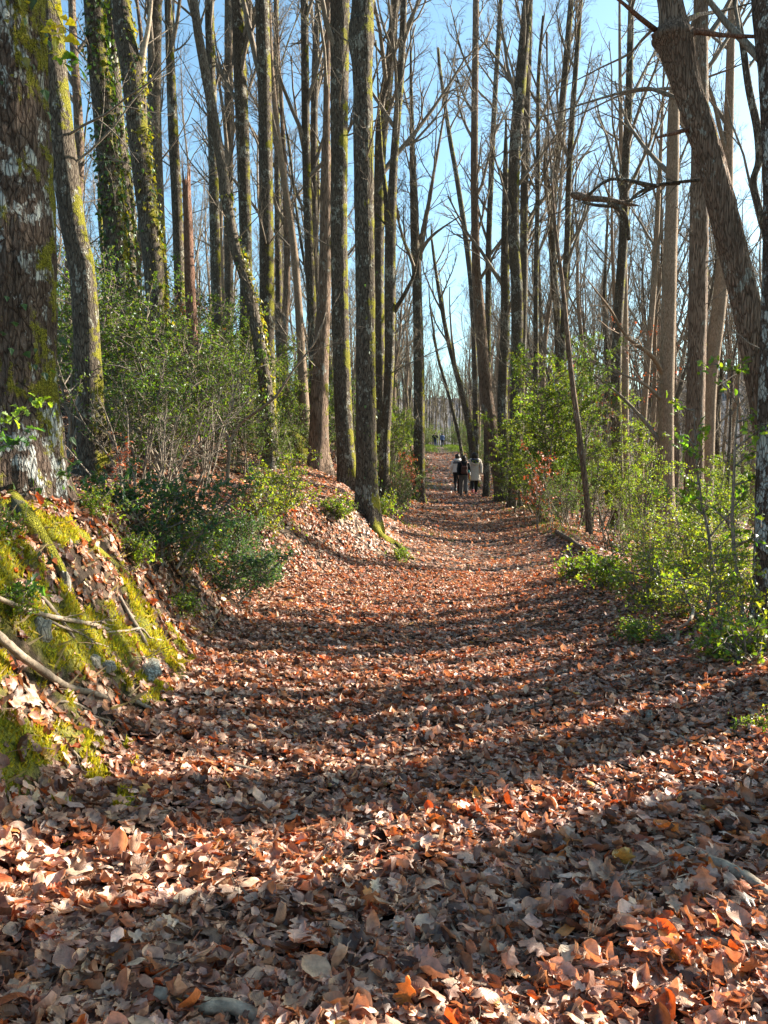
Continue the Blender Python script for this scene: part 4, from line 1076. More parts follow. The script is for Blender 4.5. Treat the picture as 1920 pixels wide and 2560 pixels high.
# ------------------------------------------------------------------ holly and undergrowth
def bush_proto(seed, h, wdt, stems, n1, n2, leaves, lsize, tm, base_col, cone=0.3, bare=0.2, hvar=0.35, droop=0.0):
    r = np.random.default_rng(seed)
    mb = MB(); ml = MB()
    P_, D_ = [], []
    for s in range(stems):
        th = r.uniform(0, 6.28); lean = r.uniform(0.02, 0.35) * wdt / h
        hh = h * r.uniform(0.6, 1.0)
        p = np.array([r.normal(0, .08 * wdt), r.normal(0, .08 * wdt), -0.05])
        d = unit(np.array([math.cos(th) * lean * 2, math.sin(th) * lean * 2, 1.0]))
        pts = [p]; n = 7
        for i in range(n):
            d = unit(d + r.normal(0, .09, 3) + np.array([0, 0, .08])); pts.append(pts[-1] + d * hh / n)
        pts = np.array(pts); tube(mb, pts, np.linspace(.010 + .006 * h, .004, n + 1), 5, False)
        for k in range(n1):
            t = bare + (1 - bare) * (k + r.uniform()) / n1
            i = min(int(t * n), n - 1); q = pts[i] + (pts[i + 1] - pts[i]) * (t * n - i)
            a = r.uniform(0, 6.28); el = r.uniform(0.15, 0.9)
            ln = wdt * 0.5 * r.uniform(0.5, 1.15) * (1 - cone * t) * (0.8 if t > .85 else 1)
            bd = unit(np.array([math.cos(a), math.sin(a), el - droop])); bp = [q]
            for _ in range(4):
                bd = unit(bd + r.normal(0, .14, 3)); bp.append(bp[-1] + bd * ln / 4)
            bp = np.array(bp); tube(mb, bp, np.linspace(.006 + .002 * h, .0025, 5), 4, False)
            for m in range(n2):
                u = 0.2 + 0.8 * (m + r.uniform()) / n2; ib = min(int(u * 4), 3); qq = bp[ib] + (bp[ib + 1] - bp[ib]) * (u * 4 - ib)
                td = unit(bp[ib + 1] - bp[ib] + r.normal(0, .7, 3) * ln / 4 * 1.2); tl = ln * r.uniform(.2, .42)
                tp = np.array([qq, qq + td * tl * .5 + r.normal(0, .01, 3), qq + td * tl])
                tube(mb, tp, np.array([.003, .0025, .0015]), 3, False)
                nl_ = max(2, int(leaves * r.uniform(.6, 1.4)))
                uu = r.uniform(.1, 1.05, nl_)[:, None]
                P_.append(qq + td * tl * uu + r.normal(0, lsize * .45, (nl_, 3))); D_.append(np.tile(td, (nl_, 1)))
    P = np.concatenate(P_); n = len(P)
    yaw = r.uniform(0, 6.28, n); Rm = rotmats(yaw, r.normal(0.15, .6, n), r.normal(0, .7, n))
    hv = 1 + hvar * fbm(P[:, 0] * 2.2 / max(wdt, .5) * 1.5, P[:, 1] * 2.2, P[:, 2] * 1.6, seed, 2)
    c = np.array(base_col)[None] * (hv * r.uniform(.65, 1.4, n))[:, None]
    c[:, 0] *= r.uniform(.7, 1.5, n); c *= (1 + 1.0 * sstep(.15, .6, fbm(P[:, 0] * 3, P[:, 1] * 3, P[:, 2] * 3, seed + 7, 2)))[:, None]
    for k in range(len(tm)):
        s = (np.arange(n) % len(tm)) == k
        scatter(ml, tm[k], P[s], Rm[s], lsize * r.uniform(.65, 1.25, s.sum()), c[s], False)
    return mb.mesh('stems', TWIG), ml.mesh('foliage', HOLLY, False)
G1 = (0.05, 0.088, 0.02); G2 = (0.10, 0.15, 0.022); G3 = (0.035, 0.08, 0.04)
BP = {
 'tall': [bush_proto(1, 5.2, 2.3, 4, 26, 6, 17, .060, HOLF, G2), bush_proto(2, 4.3, 2.2, 5, 20, 6, 17, .058, HOLF, G2), bush_proto(11, 4.8, 2.1, 4, 24, 6, 16, .06, HOLF, G1)],
 'mid': [bush_proto(3, 2.4, 2.0, 6, 14, 6, 9, .05, HOLF, G1), bush_proto(4, 2.0, 2.0, 7, 11, 6, 9, .048, HOLF, G1), bush_proto(9, 2.8, 1.7, 6, 14, 6, 9, .05, HOLF, G2)],
 'near': [bush_proto(5, 2.5, 1.8, 7, 13, 6, 6, .046, HOLT, G1, bare=.3), bush_proto(6, 2.1, 1.7, 7, 12, 6, 6, .044, HOLT, G1, bare=.3)],
 'bright': [bush_proto(15, 2.2, 1.9, 6, 12, 6, 6, .05, HOLT, (0.10, 0.145, 0.02), bare=.2), bush_proto(16, 1.8, 1.9, 7, 10, 6, 6, .048, HOLT, (0.11, 0.15, 0.022), bare=.15)],
 'low': [bush_proto(7, .95, 1.2, 7, 10, 6, 9, .042, HOLT, G3, bare=.15), bush_proto(8, .8, 1.2, 7, 8, 6, 5, .042, HOLT, (0.13, 0.17, 0.025), bare=.1, droop=.2)],
 'fern': [bush_proto(10, .38, .8, 9, 5, 4, 5, .045, HOLT, G2, bare=.05)],
 'sap': [bush_proto(12, 3.6, 1.5, 2, 12, 4, 5, .075, HOLT, (0.08, 0.15, 0.02), bare=.25)],
}
def bush(kind, v, p, rz, sc, label, group=None, name='holly_shrub', cat='shrub', sink=0.03):
    a, b = BP[kind][v % len(BP[kind])]
    root = empty(name, (p[0], p[1], float(height(p[0], p[1])) - sink), label, cat, group, rz)
    hz = 0.85 + 0.4 * ((rz * 7.3) % 1.0)
    root.scale = (sc, sc, sc * hz) if not isinstance(sc, tuple) else sc
    for nm, m in (('stems', a), ('foliage', b)):
        o = bpy.data.objects.new(nm, m); COL.objects.link(o); o.parent = root
    return root
def bxy(px, Yd): return ((px - 960) / F * Yd, Yd)
# right of the path: tall backlit thicket
for k, (px, Yd, v, sc, lb) in enumerate([
    (1330, 20, 1, .92, 'tall bright green holly at the left end of the thicket right of the path'),
    (1385, 18.5, 0, .92, 'tallest bright green holly in the middle of the thicket right of the path'),
    (1450, 18, 2, .88, 'tall bright green holly behind the slender pale stemmed tree'),
    (1515, 19, 1, .80, 'tall holly at the right end of the thicket, against the straight dark trunk'),
    (1420, 21.5, 0, .85, 'tall holly at the back of the thicket right of the path')]):
    bush('tall', v, bxy(px, Yd), k * 1.3, sc, lb)
for k, (px, Yd, v, sc, lb) in enumerate([
    (1345, 16.5, 0, .55, 'low dark holly at the path side foot of the tall thicket'),
    (1440, 15.5, 1, .6, 'low dark holly around the foot of the slender pale stemmed tree'),
    (1600, 14, 2, .7, 'bushy holly between the straight dark trunk and the stout pale one'),
    (1640, 11.5, 1, .6, 'yellow green spreading shrub in front of the stout pale trunk'),
    (1720, 10.5, 0, .6, 'green shrub in front of the thick rough grey trunk'),
    (1800, 9.6, 1, .62, 'dense green shrub left of the foot of the big leaning trunk'),
    (1870, 10.5, 1, .7, 'holly behind the foot of the big leaning trunk'),
    (1575, 12.5, 1, .34, 'low leafy shrub beside the brown fallen limb'),
    (1280, 24.5, 1, .55, 'small yellow green bush at the foot of the trunk beside the walkers'),
    (1760, 14, 2, .95, 'tall loose holly behind the shrubs near the right edge')]):
    bush('bright' if px > 1600 and Yd < 13 or px == 1560 else 'mid', v, bxy(px, Yd), k * 2.1 + 1, sc, lb)
for k, (px, py, kd, sc, lb) in enumerate([
    (1600, 1600, 'fern', .7, 'tiny green seedling at the leaf covered right verge'),
    (1690, 1540, 'low', .7, 'low spreading shrub in front of the pale forked twig'),
    (1790, 1560, 'low', .75, 'low dark leaved shrub under the dense green one near the right edge'),
    (1850, 1650, 'fern', 1.0, 'small green plant at the foot of the blotchy trunk'),
    (1520, 1470, 'fern', 1.1, 'patch of green sprigs on the right verge below the fallen limb'),
    (1450, 1440, 'fern', 1.0, 'pale green sprigs where the path meets the right verge'),
    (1620, 1510, 'low', .8, 'low yellow green shrub on the right verge'),
    (1740, 1500, 'low', 1.0, 'low glossy shrub behind the dark fallen branch'),
    (1900, 1830, 'fern', .35, 'tiny green seedling on the leaves near the right edge')]):
    bush(kd, 1, ray_ground(px, py), k * 1.7, sc, lb, name='green_plant' if kd == 'fern' else 'holly_shrub', cat='plant' if kd == 'fern' else 'shrub')
bush('sap', 0, bxy(1850, 7.6), .4, (.9, .9, .95), 'tall sparse holly sapling with large bright leaves in front of the big leaning trunk', name='holly_sapling', cat='sapling')
# left of the path
for k, (px, Yd, kd, v, sc, lb) in enumerate([
    (180, 10, 'near', 0, 1.0, 'holly behind the foot of the massive oak'),
    (345, 8.8, 'near', 1, .82, 'dense holly with thin bare stems right of the massive oak'),
    (400, 10.5, 'near', 0, 1.0, 'tall holly below the leaning ivy trunk'),
    (450, 9.6, 'near', 1, .95, 'holly in the middle of the left thicket with twigs reaching right'),
    (440, 12.5, 'mid', 2, .95, 'taller holly at the foot of the reddish snag'),
    (250, 13.5, 'mid', 0, 1.15, 'holly at the foot of the ivy wrapped trunk'),
    (540, 12.5, 'mid', 1, .9, 'holly left of the slender curving trunk'),
    (590, 14.5, 'mid', 2, .9, 'yellow green holly behind the slender curving trunk'),
    (560, 18, 'mid', 0, 1.2, 'holly upslope behind the slim dark trunks'),
    (640, 20, 'mid', 1, 1.2, 'holly upslope between the sturdy trunk and the boulder'),
    (720, 21, 'mid', 2, 1.0, 'shady holly above the mossy boulder'),
    (150, 15, 'mid', 2, 1.3, 'tall holly glimpsed between the oak and the crooked trunk'),
    (330, 18, 'mid', 0, 1.3, 'holly high on the left slope behind the ivy trunks'),
    (760, 16.5, 'mid', 1, .6, 'small holly left of the two large central trunks'),
    (690, 13.0, 'mid', 0, .42, 'small dark bush at the foot of the slender curving trunk'),
    (840, 22, 'mid', 0, 1.0, 'holly seen between the two large central trunks'),
    (970, 24, 'mid', 2, 1.0, 'bright holly right behind the twin stemmed tree'),
    (1015, 25, 'mid', 1, 1.0, 'broad bright green holly under the widely forking tree'),
    (1030, 29, 'mid', 0, .8, 'holly on the bank where the path narrows'),
    (985, 31, 'mid', 2, 1.3, 'holly behind the broad bright one on the left bank'),
    (985, 16, 'mid', 1, .42, 'small feathery bush right of the large central trunks'),
    (1000, 18.5, 'mid', 0, .5, 'low bush on the bank ahead of the walkers, on the left'),
    (1165, 45, 'mid', 1, 1.0, 'holly beside the path beyond the three walkers, on the right'),
    (1185, 50, 'mid', 0, 1.1, 'holly behind the one beside the path beyond the walkers'),
    (1215, 36, 'mid', 2, 1.0, 'holly right behind the three walkers'),
    (340, 11.2, 'near', 0, 1.05, 'dense holly between the leaning ivy trunk and the ivy wrapped one'),
    (500, 11.0, 'near', 0, .9, 'holly left of the pale crooked sapling'),
    (610, 11.8, 'mid', 1, .62, 'holly behind the fork of the pale crooked sapling'),
    (520, 15, 'mid', 0, 1.1, 'holly right of the reddish snag'),
    (420, 15.5, 'mid', 1, 1.25, 'holly behind the reddish snag'),
    (680, 17, 'mid', 2, .85, 'holly behind the sturdy moss striped trunk'),
    (620, 24, 'mid', 1, 1.5, 'wide holly at the back of the left slope'),
    (780, 25, 'mid', 0, 1.3, 'holly behind the close pair of slim trunks'),
    (880, 27, 'mid', 2, 1.4, 'holly far behind the two large central trunks'),
    (930, 19, 'mid', 1, .7, 'small holly just right of the right large central trunk'),
    (1000, 48, 'mid', 1, 1.4, 'holly far along the left bank near the distant couple')]):
    x_, y_ = bxy(px, Yd)
    if Ledge(y_) - .4 < x_ < Redge(y_) + .4: x_ = float(Ledge(y_) - .5) if x_ < (Ledge(y_) + Redge(y_)) / 2 else float(Redge(y_) + .6)
    bush(kd, v, (x_, y_), k * 1.9 + .5, sc, lb)
for k, (px, py, kd, v, sc, lb) in enumerate([
    (565, 1490, 'low', 0, .68, 'low dark blue green holly at the foot of the left bank'),
    (650, 1470, 'low', 0, .5, 'low dark holly touching the path edge'),
    (460, 1420, 'low', 1, .7, 'low holly on the bank above the dark blue green one'),
    (500, 1420, 'low', 0, .55, 'dark spreading holly between the seedling and the crooked sapling'),
    (600, 1395, 'low', 0, .5, 'dark holly behind the one touching the path edge'),
    (390, 1400, 'low', 0, .8, 'dark low holly just behind the crest of the mossy bank'),
    (680, 1330, 'low', 1, .8, 'thin low holly on the open leafy slope'),
    (450, 1530, 'fern', 0, .5, 'small bright green holly seedling on the bank'),
    (330, 1400, 'fern', 0, .5, 'dark ivy sprigs at the top of the mossy bank'),
    (700, 1260, 'low', 1, .9, 'spreading low holly on the slope left of the central trunks'),
    (960, 1290, 'fern', 0, 1.0, 'green sprigs behind the foot of the right central trunk'),
    (840, 1290, 'fern', 0, .8, 'green sprigs behind the foot of the left central trunk'),
    (1000, 1400, 'fern', 0, .5, 'few bright sprigs by the mossy root at the path edge'),
    (20, 1530, 'fern', 0, .4, 'bright holly sprigs on the bank at the left edge'),
    (-10, 1340, 'fern', 0, .4, 'leafy sprigs at the foot of the massive oak'),
    (235, 1290, 'fern', 0, .5, 'dark sprigs right of the foot of the massive oak')]):
    bush(kd, v, ray_ground(px, py), k * 1.3, sc, lb, name='green_plant' if kd == 'fern' else 'holly_shrub', cat='plant' if kd == 'fern' else 'shrub')
# more undergrowth further off
ru = np.random.default_rng(99)
c = 0
while c < 60:
    y = ru.uniform(20, 75); left = c % 2 == 0
    x = ru.uniform(-0.55 * y, Ledge(y) - 2.5) if left else ru.uniform(Redge(y) + 2.5, .55 * y)
    c += 1
    bush('mid', int(ru.integers(3)), (x, y), ru.uniform(0, 6), ru.uniform(.6, 1.3), 'green holly deep in the undergrowth %s of the path' % ('uphill' if left else 'downhill'), 'distant holly uphill' if left else 'distant holly downhill')

for k, (px, Yd, sc) in enumerate([(1010, 96, 1.8), (1050, 108, 1.9), (1085, 118, 1.6), (1120, 112, 1.5), (1150, 100, 1.7), (1190, 96, 1.9), (1070, 100, 1.0), (1135, 99, .9), (1030, 75, 1.5), (1175, 70, 1.6)]):
    x_, y_ = bxy(px, Yd)
    if Ledge(y_) - .3 < x_ < Redge(y_) + .3 and y_ < 98: x_ = float(Redge(y_) + 1)
    bush('mid', k, (x_, y_), k * 1.1, sc, 'green thicket shrub closing off the far end of the path', 'shrubs at the far end of the path')
# young beeches that keep their orange leaves
def beech(px, Yd, h, n, label, seed, wdt=.9):
    r = np.random.default_rng(seed); x, y = bxy(px, Yd); z = float(height(x, y))
    root = empty('beech_sapling', (x, y, z), label, 'sapling')
    mb = MB(); sp = [dict(n=6, wig=.08, up=.06, sides=5, tip=.3), dict(n=4, wig=.12, up=.0, sides=3, tip=.4, num=12, t0=.2, ang=1.1, len=.4, rad=.5), dict(n=3, wig=.14, up=0, sides=3, tip=.4, num=4, t0=.2, ang=.7, len=.5, rad=.6)]
    for _ in range(2): grow(mb, r, np.zeros(3), unit(np.array([r.normal(0, .15), r.normal(0, .15), 1])), h, .012, 0, sp)
    V = np.concatenate(mb.v); V = V[V[:, 2] > h * .25]
    mb.build('stem', TWIG, root)
    P = V[r.integers(0, len(V), n)] + r.normal(0, .03, (n, 3))
    ml = MB(); cc = np.array([0.42, 0.13, 0.05])[None] * r.uniform(.6, 1.3, (n, 1)) * r.uniform(.85, 1.15, (n, 3))
    scatter(ml, small_template(4, .28, .3, .4), P, rotmats(r.uniform(0, 6.28, n), r.normal(.3, .5, n), r.normal(0, .5, n)), .06 * r.uniform(.6, 1.2, n), cc)
    ml.build('leaves', LITTER, root, smooth=False)
beech(1345, 15.5, 1.5, 420, 'orange leaved beech sapling at the right edge of the path', 1)
beech(1500, 20, 5.2, 420, 'taller beech sapling with rusty leaves among the tall hollies', 2)
beech(1400, 17, 1.0, 200, 'small rusty leaved beech below the tall thicket', 3)
beech(490, 15, 2.6, 300, 'rusty leaved beech sapling right of the reddish snag', 4)
beech(1010, 21, 1.3, 420, 'low rusty beech under the bright holly on the left bank', 5)
beech(300, 8, .5, 60, 'tiny rusty beech seedling in the left thicket', 6)

# crooked pale sapling in the left thicket
def crooked():
    Yd = 9.2
    base = ray_ground(575, 1210); Yd = min(base[1], 11.0); base = at(575, 1210, Yd); base[2] = float(height(base[0], base[1]))
    root = empty('crooked_sapling', base, 'pale crooked sapling forking low in front of the slender curving trunk', 'sapling')
    def br(keys, nm, mat, tw):
        K = np.array([[*(at(px, py, Yd + dy) - base), w_ / 2 / F * Yd] for px, py, w_, dy in keys]); E = resample(K, .06)
        mb = MB(); tube(mb, E[:, :3], E[:, 3], 8, True)
        r = np.random.default_rng(int(keys[0][0])); sp = [dict(n=4, wig=.16, up=.05, sides=3, tip=.3), dict(n=3, wig=.2, up=.0, sides=3, tip=.4, num=4, t0=.2, ang=.7, len=.5, rad=.6)]
        for q in range(tw):
            i = min(int(r.uniform(.2, .98) * len(E)), len(E) - 2); td = unit(E[i + 1, :3] - E[i, :3]); sd = unit(np.cross(td, r.normal(size=3)))
            grow(mb, r, E[i, :3].copy(), unit(td + sd * .8), r.uniform(.3, .9), max(E[i, 3] * .4, .003), 0, sp)
        mb.build(nm, mat, root)
    br([(565, 1240, 11, 0), (570, 1170, 10, 0), (574, 1100, 10, 0)], 'stem', DEAD, 0)
    br([(574, 1105, 9, 0), (600, 1060, 8, 0), (640, 1030, 7, -.2), (690, 990, 6, -.4), (730, 930, 5, -.5), (790, 850, 4, -.6), (815, 780, 2, -.6)], 'branch', DEAD, 8)
    br([(574, 1105, 9, 0), (545, 1040, 7, .2), (500, 970, 6, .3), (440, 930, 4, .4), (395, 920, 3, .4)], 'branch', DEAD, 6)
crooked()

def bare_stems():
    r = np.random.default_rng(12)
    for k, (px, Yd, h, lb) in enumerate([(400, 8.2, 1.3, 'leaning bare stem in the left thicket beside the dense holly'), (340, 8.0, 1.6, 'bundle of thin dark stems right of the massive oak'), (520, 9.2, 1.4, 'bare arching twig stems left of the crooked sapling'),
                                         (1400, 15, 1.2, 'bare grey twiggy stems beside the orange leaved sapling'), (1530, 12.5, 1.2, 'thin bare stems by the brown fallen limb')]):
        x, y = bxy(px, Yd); mb = MB()
        sp = [dict(n=6, wig=.12, up=.03, sides=4, tip=.3), dict(n=3, wig=.16, up=.03, sides=3, tip=.4, num=5, t0=.3, ang=.7, len=.35, rad=.5), dict(n=2, wig=.2, up=.0, sides=3, tip=.4, num=3, t0=.3, ang=.7, len=.5, rad=.6)]
        for _ in range(6): grow(mb, r, np.array([r.normal(0, .12), r.normal(0, .12), -.03]), unit(np.array([r.normal(0, .35), r.normal(0, .35), 1])), h * r.uniform(.6, 1.1), .011, 0, sp)
        tag(mb.build('bare_shrub', TWIG, loc=(x, y, float(height(x, y)))), lb, 'shrub')
bare_stems()

# ------------------------------------------------------------------ walkers
def cm(name, col, rough=.8, var=.12): return plain(name, col, rough, var, 18)
SKIN = cm('skin', (.45, .27, .19), .6)
HAIRB = cm('dark_brown_hair', (.03, .017, .011), .5)
BLACK = cm('black_cloth', (.012, .012, .014)); CREAM = cm('cream_wool', (.50, .42, .34)); WHITE = cm('white_quilted_nylon', (.62, .60, .58), .5)
GREYY = cm('grey_nylon', (.13, .12, .13)); NAVY = cm('navy_lining', (.015, .02, .045)); GREYT = cm('grey_trousers', (.13, .115, .105)); BROWN = cm('brown_leather', (.085, .03, .02), .5)
PINK = cm('pink_shoe', (.5, .16, .17)); TEAL = cm('teal_cloth', (.03, .25, .25)); YEL = cm('yellow_cloth', (.55, .35, .05)); RED = cm('red_cloth', (.4, .05, .03)); DENIM = cm('blue_denim', (.03, .05, .12)); BLUEG = cm('blue_grey_jacket', (.10, .14, .26))
SHOE = cm('dark_shoe', (.03, .03, .03), .5); NEON = cm('yellow_green_strap', (.35, .4, .1))

def loft(mb, rings, sides=18, caps=True):
    rings = np.array(rings, float); n = len(rings); th = np.arange(sides) * 2 * PI / sides
    V = np.stack([rings[:, 0][:, None] + rings[:, 3][:, None] * np.cos(th), rings[:, 1][:, None] + rings[:, 4][:, None] * np.sin(th), np.broadcast_to(rings[:, 2][:, None], (n, sides))], -1).reshape(-1, 3)
    i = np.arange(n - 1)[:, None] * sides; j = np.arange(sides)[None]; j2 = (j + 1) % sides
    Q = np.stack([i + j, i + j2, i + sides + j2, i + sides + j], -1).reshape(-1, 4); T = None
    if caps:
        V = np.concatenate([V, rings[:1, :3], rings[-1:, :3]]); js = np.arange(sides); jn = (js + 1) % sides
        T = np.concatenate([np.stack([jn, js, np.full(sides, n * sides)], 1), np.stack([(n - 1) * sides + js, (n - 1) * sides + jn, np.full(sides, n * sides + 1)], 1)])
    mb.add(V, Q, T)

def limb(mb, pts, rad, sides=12):
    E = resample(np.array([[*p, q] for p, q in zip(pts, rad)]), .03)
    tube(mb, E[:, :3], E[:, 3], sides, True)

def skin_body(name, V, E, Rr, mat, parent):
    me = bpy.data.meshes.new('b'); me.from_pydata(V, E, []); o = bpy.data.objects.new(name, me); COL.objects.link(o)
    o.modifiers.new('s', 'SKIN'); ss = o.modifiers.new('u', 'SUBSURF'); ss.levels = 1
    if not me.skin_vertices: pass
    for i, sv in enumerate(me.skin_vertices[0].data): sv.radius = Rr[i]; sv.use_root = (i == 0)
    bpy.context.view_layer.update()
    dg = bpy.context.evaluated_depsgraph_get()
    m2 = bpy.data.meshes.new_from_object(o.evaluated_get(dg)); bpy.data.objects.remove(o)
    m2.materials.clear(); m2.materials.append(mat)
    for p in m2.polygons: p.use_smooth = True
    ob = bpy.data.objects.new(name, m2); COL.objects.link(ob); ob.parent = parent
    return ob

def person(px, pytop, pyfoot, label, outfit, stride=.16, phase=1, arm=0, headtilt=(0, 0), rz=0.0, name='person', elbow=None):
    g = ray_ground(px, pyfoot)
    H = (pyfoot - pytop) / F * g[1]
    root = empty(name, (g[0], g[1], g[2]), label, 'person', None, rz)
    s = H / 1.7
    root.scale = (s, s, s)
    # joints, facing +Y, 1.7 m tall
    fs = stride * phase
    hip = [np.array([sx * .09, 0, .88]) for sx in (-1, 1)]
    foot = [np.array([sx * .085, sx * fs, .075 + (0.10 if sx * fs < -.05 else 0)]) for sx in (-1, 1)]
    knee = [(hip[k] + foot[k]) / 2 + np.array([0, .05 if foot[k][1] < 0 else .03, 0]) for k in (0, 1)]
    sh = [np.array([sx * .17, 0, 1.40]) for sx in (-1, 1)]
    if elbow is None:
        el = [np.array([sx * (.235 + arm), -sx * fs * .25 - .01, 1.13]) for sx in (-1, 1)]
        wr = [np.array([sx * (.235 + arm * .8), -sx * fs * .7 + .05, .90]) for sx in (-1, 1)]
    else: el, wr = elbow
    hd = np.array([headtilt[0], headtilt[1], 1.575])
    V, E, Rr = [], [], []
    def add(p, r, par=None):
        V.append(tuple(p)); Rr.append(r if isinstance(r, tuple) else (r, r))
        if par is not None: E.append((par, len(V) - 1))
        return len(V) - 1
    pel = add((0, 0, .93), (.13, .1)); wst = add((0, 0, 1.08), (.115, .085), pel); ch = add((0, 0, 1.28), (.135, .10), wst); nk = add((0, 0, 1.44), .055, ch)
    h1 = add(hd - [0, 0, .05], (.065, .075), nk); h2 = add(hd + [0, 0, .03], (.078, .092), h1); add(hd + [0, -.005, .085], (.055, .065), h2)
    add(hd + np.array([0, .105, -.02]), .012, h2)           # nose
    for k, sx in ((0, -1), (1, 1)):
        a = add(sh[k], .055, ch); b = add(el[k], .042, a); c = add(wr[k], .026, b)
        d = unit(wr[k] - el[k]); pm = wr[k] + d * .06; q = add(pm, (.034, .018), c)
        for f, (dy, ln) in enumerate([(-.027, .062), (-.009, .075), (.009, .07), (.027, .055)]):
            m1 = pm + d * .045 + np.array([0, dy, 0]); i1 = add(m1, .009, q); add(m1 + d * ln + np.array([-sx * .012, 0, 0]), .007, i1)
        t1 = add(pm + np.array([-sx * .01, .038, 0.0]) - d * .02, .010, q); add(pm + np.array([-sx * .02, .055, 0]) + d * .03, .008, t1)
        a = add(hip[k], .085, pel); b = add(knee[k], .055, a); c = add(foot[k], .036, b); add(foot[k] + np.array([0, .12, -.035]), (.038, .025), c)
    skin_body('body', V, E, Rr, SKIN, root)
    def part(nm, fn, mat):
        mb = MB(); fn(mb); return mb.build(nm, mat, root)
    o = outfit
    def trousers(mb):
        wd = o.get('wide', 0)
        loft(mb, [(0, 0, .80, .17, .12), (0, 0, .88, .172, .125), (0, 0, .98, .16, .115), (0, 0, 1.06, .14, .105)])
        for k in (0, 1):
            limb(mb, [hip[k] + [0, 0, .02], (hip[k] + knee[k]) / 2, knee[k], (knee[k] + foot[k]) / 2, foot[k] + [0, 0, .01]], [.098, .085 + wd * .3, .065 + wd * .7, .055 + wd, .047 + wd])
    part('trousers', trousers, o['trousers'])
    for k in (0, 1):
        def shoe(mb, k=k):
            f = foot[k]; up = f[2] - .075
            loft(mb, [(f[0], f[1] + .05, up + .0, .045, .13), (f[0], f[1] + .05, up + .03, .05, .135), (f[0], f[1] + .03, up + .06, .045, .105), (f[0], f[1], up + .10, .042, .055), (f[0], f[1], up + .14, .045, .05)])
        part('shoe', shoe, o.get('shoes', SHOE))
    def jacket(mb):
        hem, fl = o.get('hem', .86), o.get('flare', 0.0); pf = o.get('puff', 0)
        zz = np.linspace(hem, 1.44, 24)
        rx = np.interp(zz, [.55, .9, 1.08, 1.28, 1.38, 1.42, 1.44], [.23, .20, .185, .205, .19, .13, .08]) + fl * np.clip((1.1 - zz), 0, 1)
        ry = np.interp(zz, [.55, .9, 1.08, 1.28, 1.38, 1.44], [.19, .155, .145, .15, .13, .07]) + fl * .7 * np.clip((1.1 - zz), 0, 1)
        pu = pf * np.abs(np.sin((zz - hem) * PI / .09)) ** .6
        loft(mb, [(0, 0, z, a + b, c + b) for z, a, b, c in zip(zz, rx, pu, ry)], 26)
        for k in (0, 1):
            limb(mb, [sh[k] + [0, 0, -.01], (sh[k] + el[k]) / 2, el[k], (el[k] + wr[k]) / 2, wr[k] + unit(wr[k] - el[k]) * .02], [.085, .078, .066, .06, .055])
    part(o.get('jname', 'jacket'), jacket, o['jacket'])
    for fn_name, fn, mat in o.get('more', lambda *a: [])(hd, sh, wr): part(fn_name, fn, mat)
    return root, g, s

def hair_long(mb, hd, ln, w_=.095):
    loft(mb, [(hd[0], hd[1] - .035, hd[2] - ln, w_ * .55, .03), (hd[0], hd[1] - .05, hd[2] - ln * .7, w_ * 1.0, .05), (hd[0], hd[1] - .035, hd[2] - ln * .35, w_ * 1.1, .075), (hd[0], hd[1] - .02, hd[2], w_ * 1.05, .105), (hd[0], hd[1] - .015, hd[2] + .06, w_ * .98, .105), (hd[0], hd[1] - .01, hd[2] + .105, w_ * .7, .08), (hd[0], hd[1], hd[2] + .125, w_ * .25, .03)])
def torus_roll(mb, c, rx, ry, r0, back=1.0):
    t = np.linspace(0, 2 * PI, 25)[:-1]
    P = np.stack([c[0] + rx * np.cos(t), c[1] + ry * np.sin(t), c[2] + .03 * np.sin(t)], 1); P = np.concatenate([P, P[:1]])
    rr = r0 * (1 - .35 * np.clip(np.sin(np.append(t, t[0])), 0, 1)) * back
    tube(mb, P, rr, 10, False)
o1 = dict(trousers=BLACK, jacket=WHITE, puff=.012, hem=.90, more=lambda hd, sh, wr: [
    ('hair', lambda mb: hair_long(mb, hd, .09), HAIRB), ('beanie', lambda mb: loft(mb, [(hd[0], hd[1], hd[2] - .01, .104, .112), (hd[0], hd[1], hd[2] + .05, .105, .113), (hd[0], hd[1], hd[2] + .10, .08, .085), (hd[0], hd[1], hd[2] + .135, .03, .03)]), BLACK),
    ('hood', lambda mb: (torus_roll(mb, (0, -.03, 1.46), .10, .085, .058), loft(mb, [(0, -.09, 1.36, .07, .04), (0, -.10, 1.41, .11, .06), (0, -.08, 1.47, .09, .05)])), WHITE),
    ('shoulder_panel', lambda mb: loft(mb, [(0, 0, 1.285, .222, .167), (0, 0, 1.33, .215, .163), (0, 0, 1.37, .20, .150), (0, 0, 1.40, .17, .130)], 26), GREYY),
    ('waistband', lambda mb: loft(mb, [(0, 0, .885, .208, .163), (0, 0, .93, .212, .166)], 26), GREYY)])
o2 = dict(trousers=GREYT, wide=.03, jacket=BLACK, hem=.88, more=lambda hd, sh, wr: [
    ('hair', lambda mb: hair_long(mb, hd, .24), HAIRB), ('hood', lambda mb: torus_roll(mb, (0, -.03, 1.43), .10, .08, .045), BLACK)])
o3 = dict(trousers=BLACK, jacket=CREAM, jname='coat', hem=.58, flare=.05, shoes=PINK, more=lambda hd, sh, wr: [
    ('hair', lambda mb: hair_long(mb, hd, .14, .12), HAIRB),
    ('hood', lambda mb: (torus_roll(mb, (0, -.04, 1.42), .155, .10, .05), loft(mb, [(0, -.15, 1.17, .05, .03), (0, -.16, 1.23, .12, .045), (0, -.15, 1.30, .17, .05), (0, -.12, 1.37, .19, .06)])), CREAM),
    ('hood_lining', lambda mb: loft(mb, [(0, -.165, 1.27, .08, .045), (0, -.165, 1.33, .155, .06), (0, -.13, 1.40, .175, .085), (0, -.10, 1.455, .13, .075)]), NAVY)])
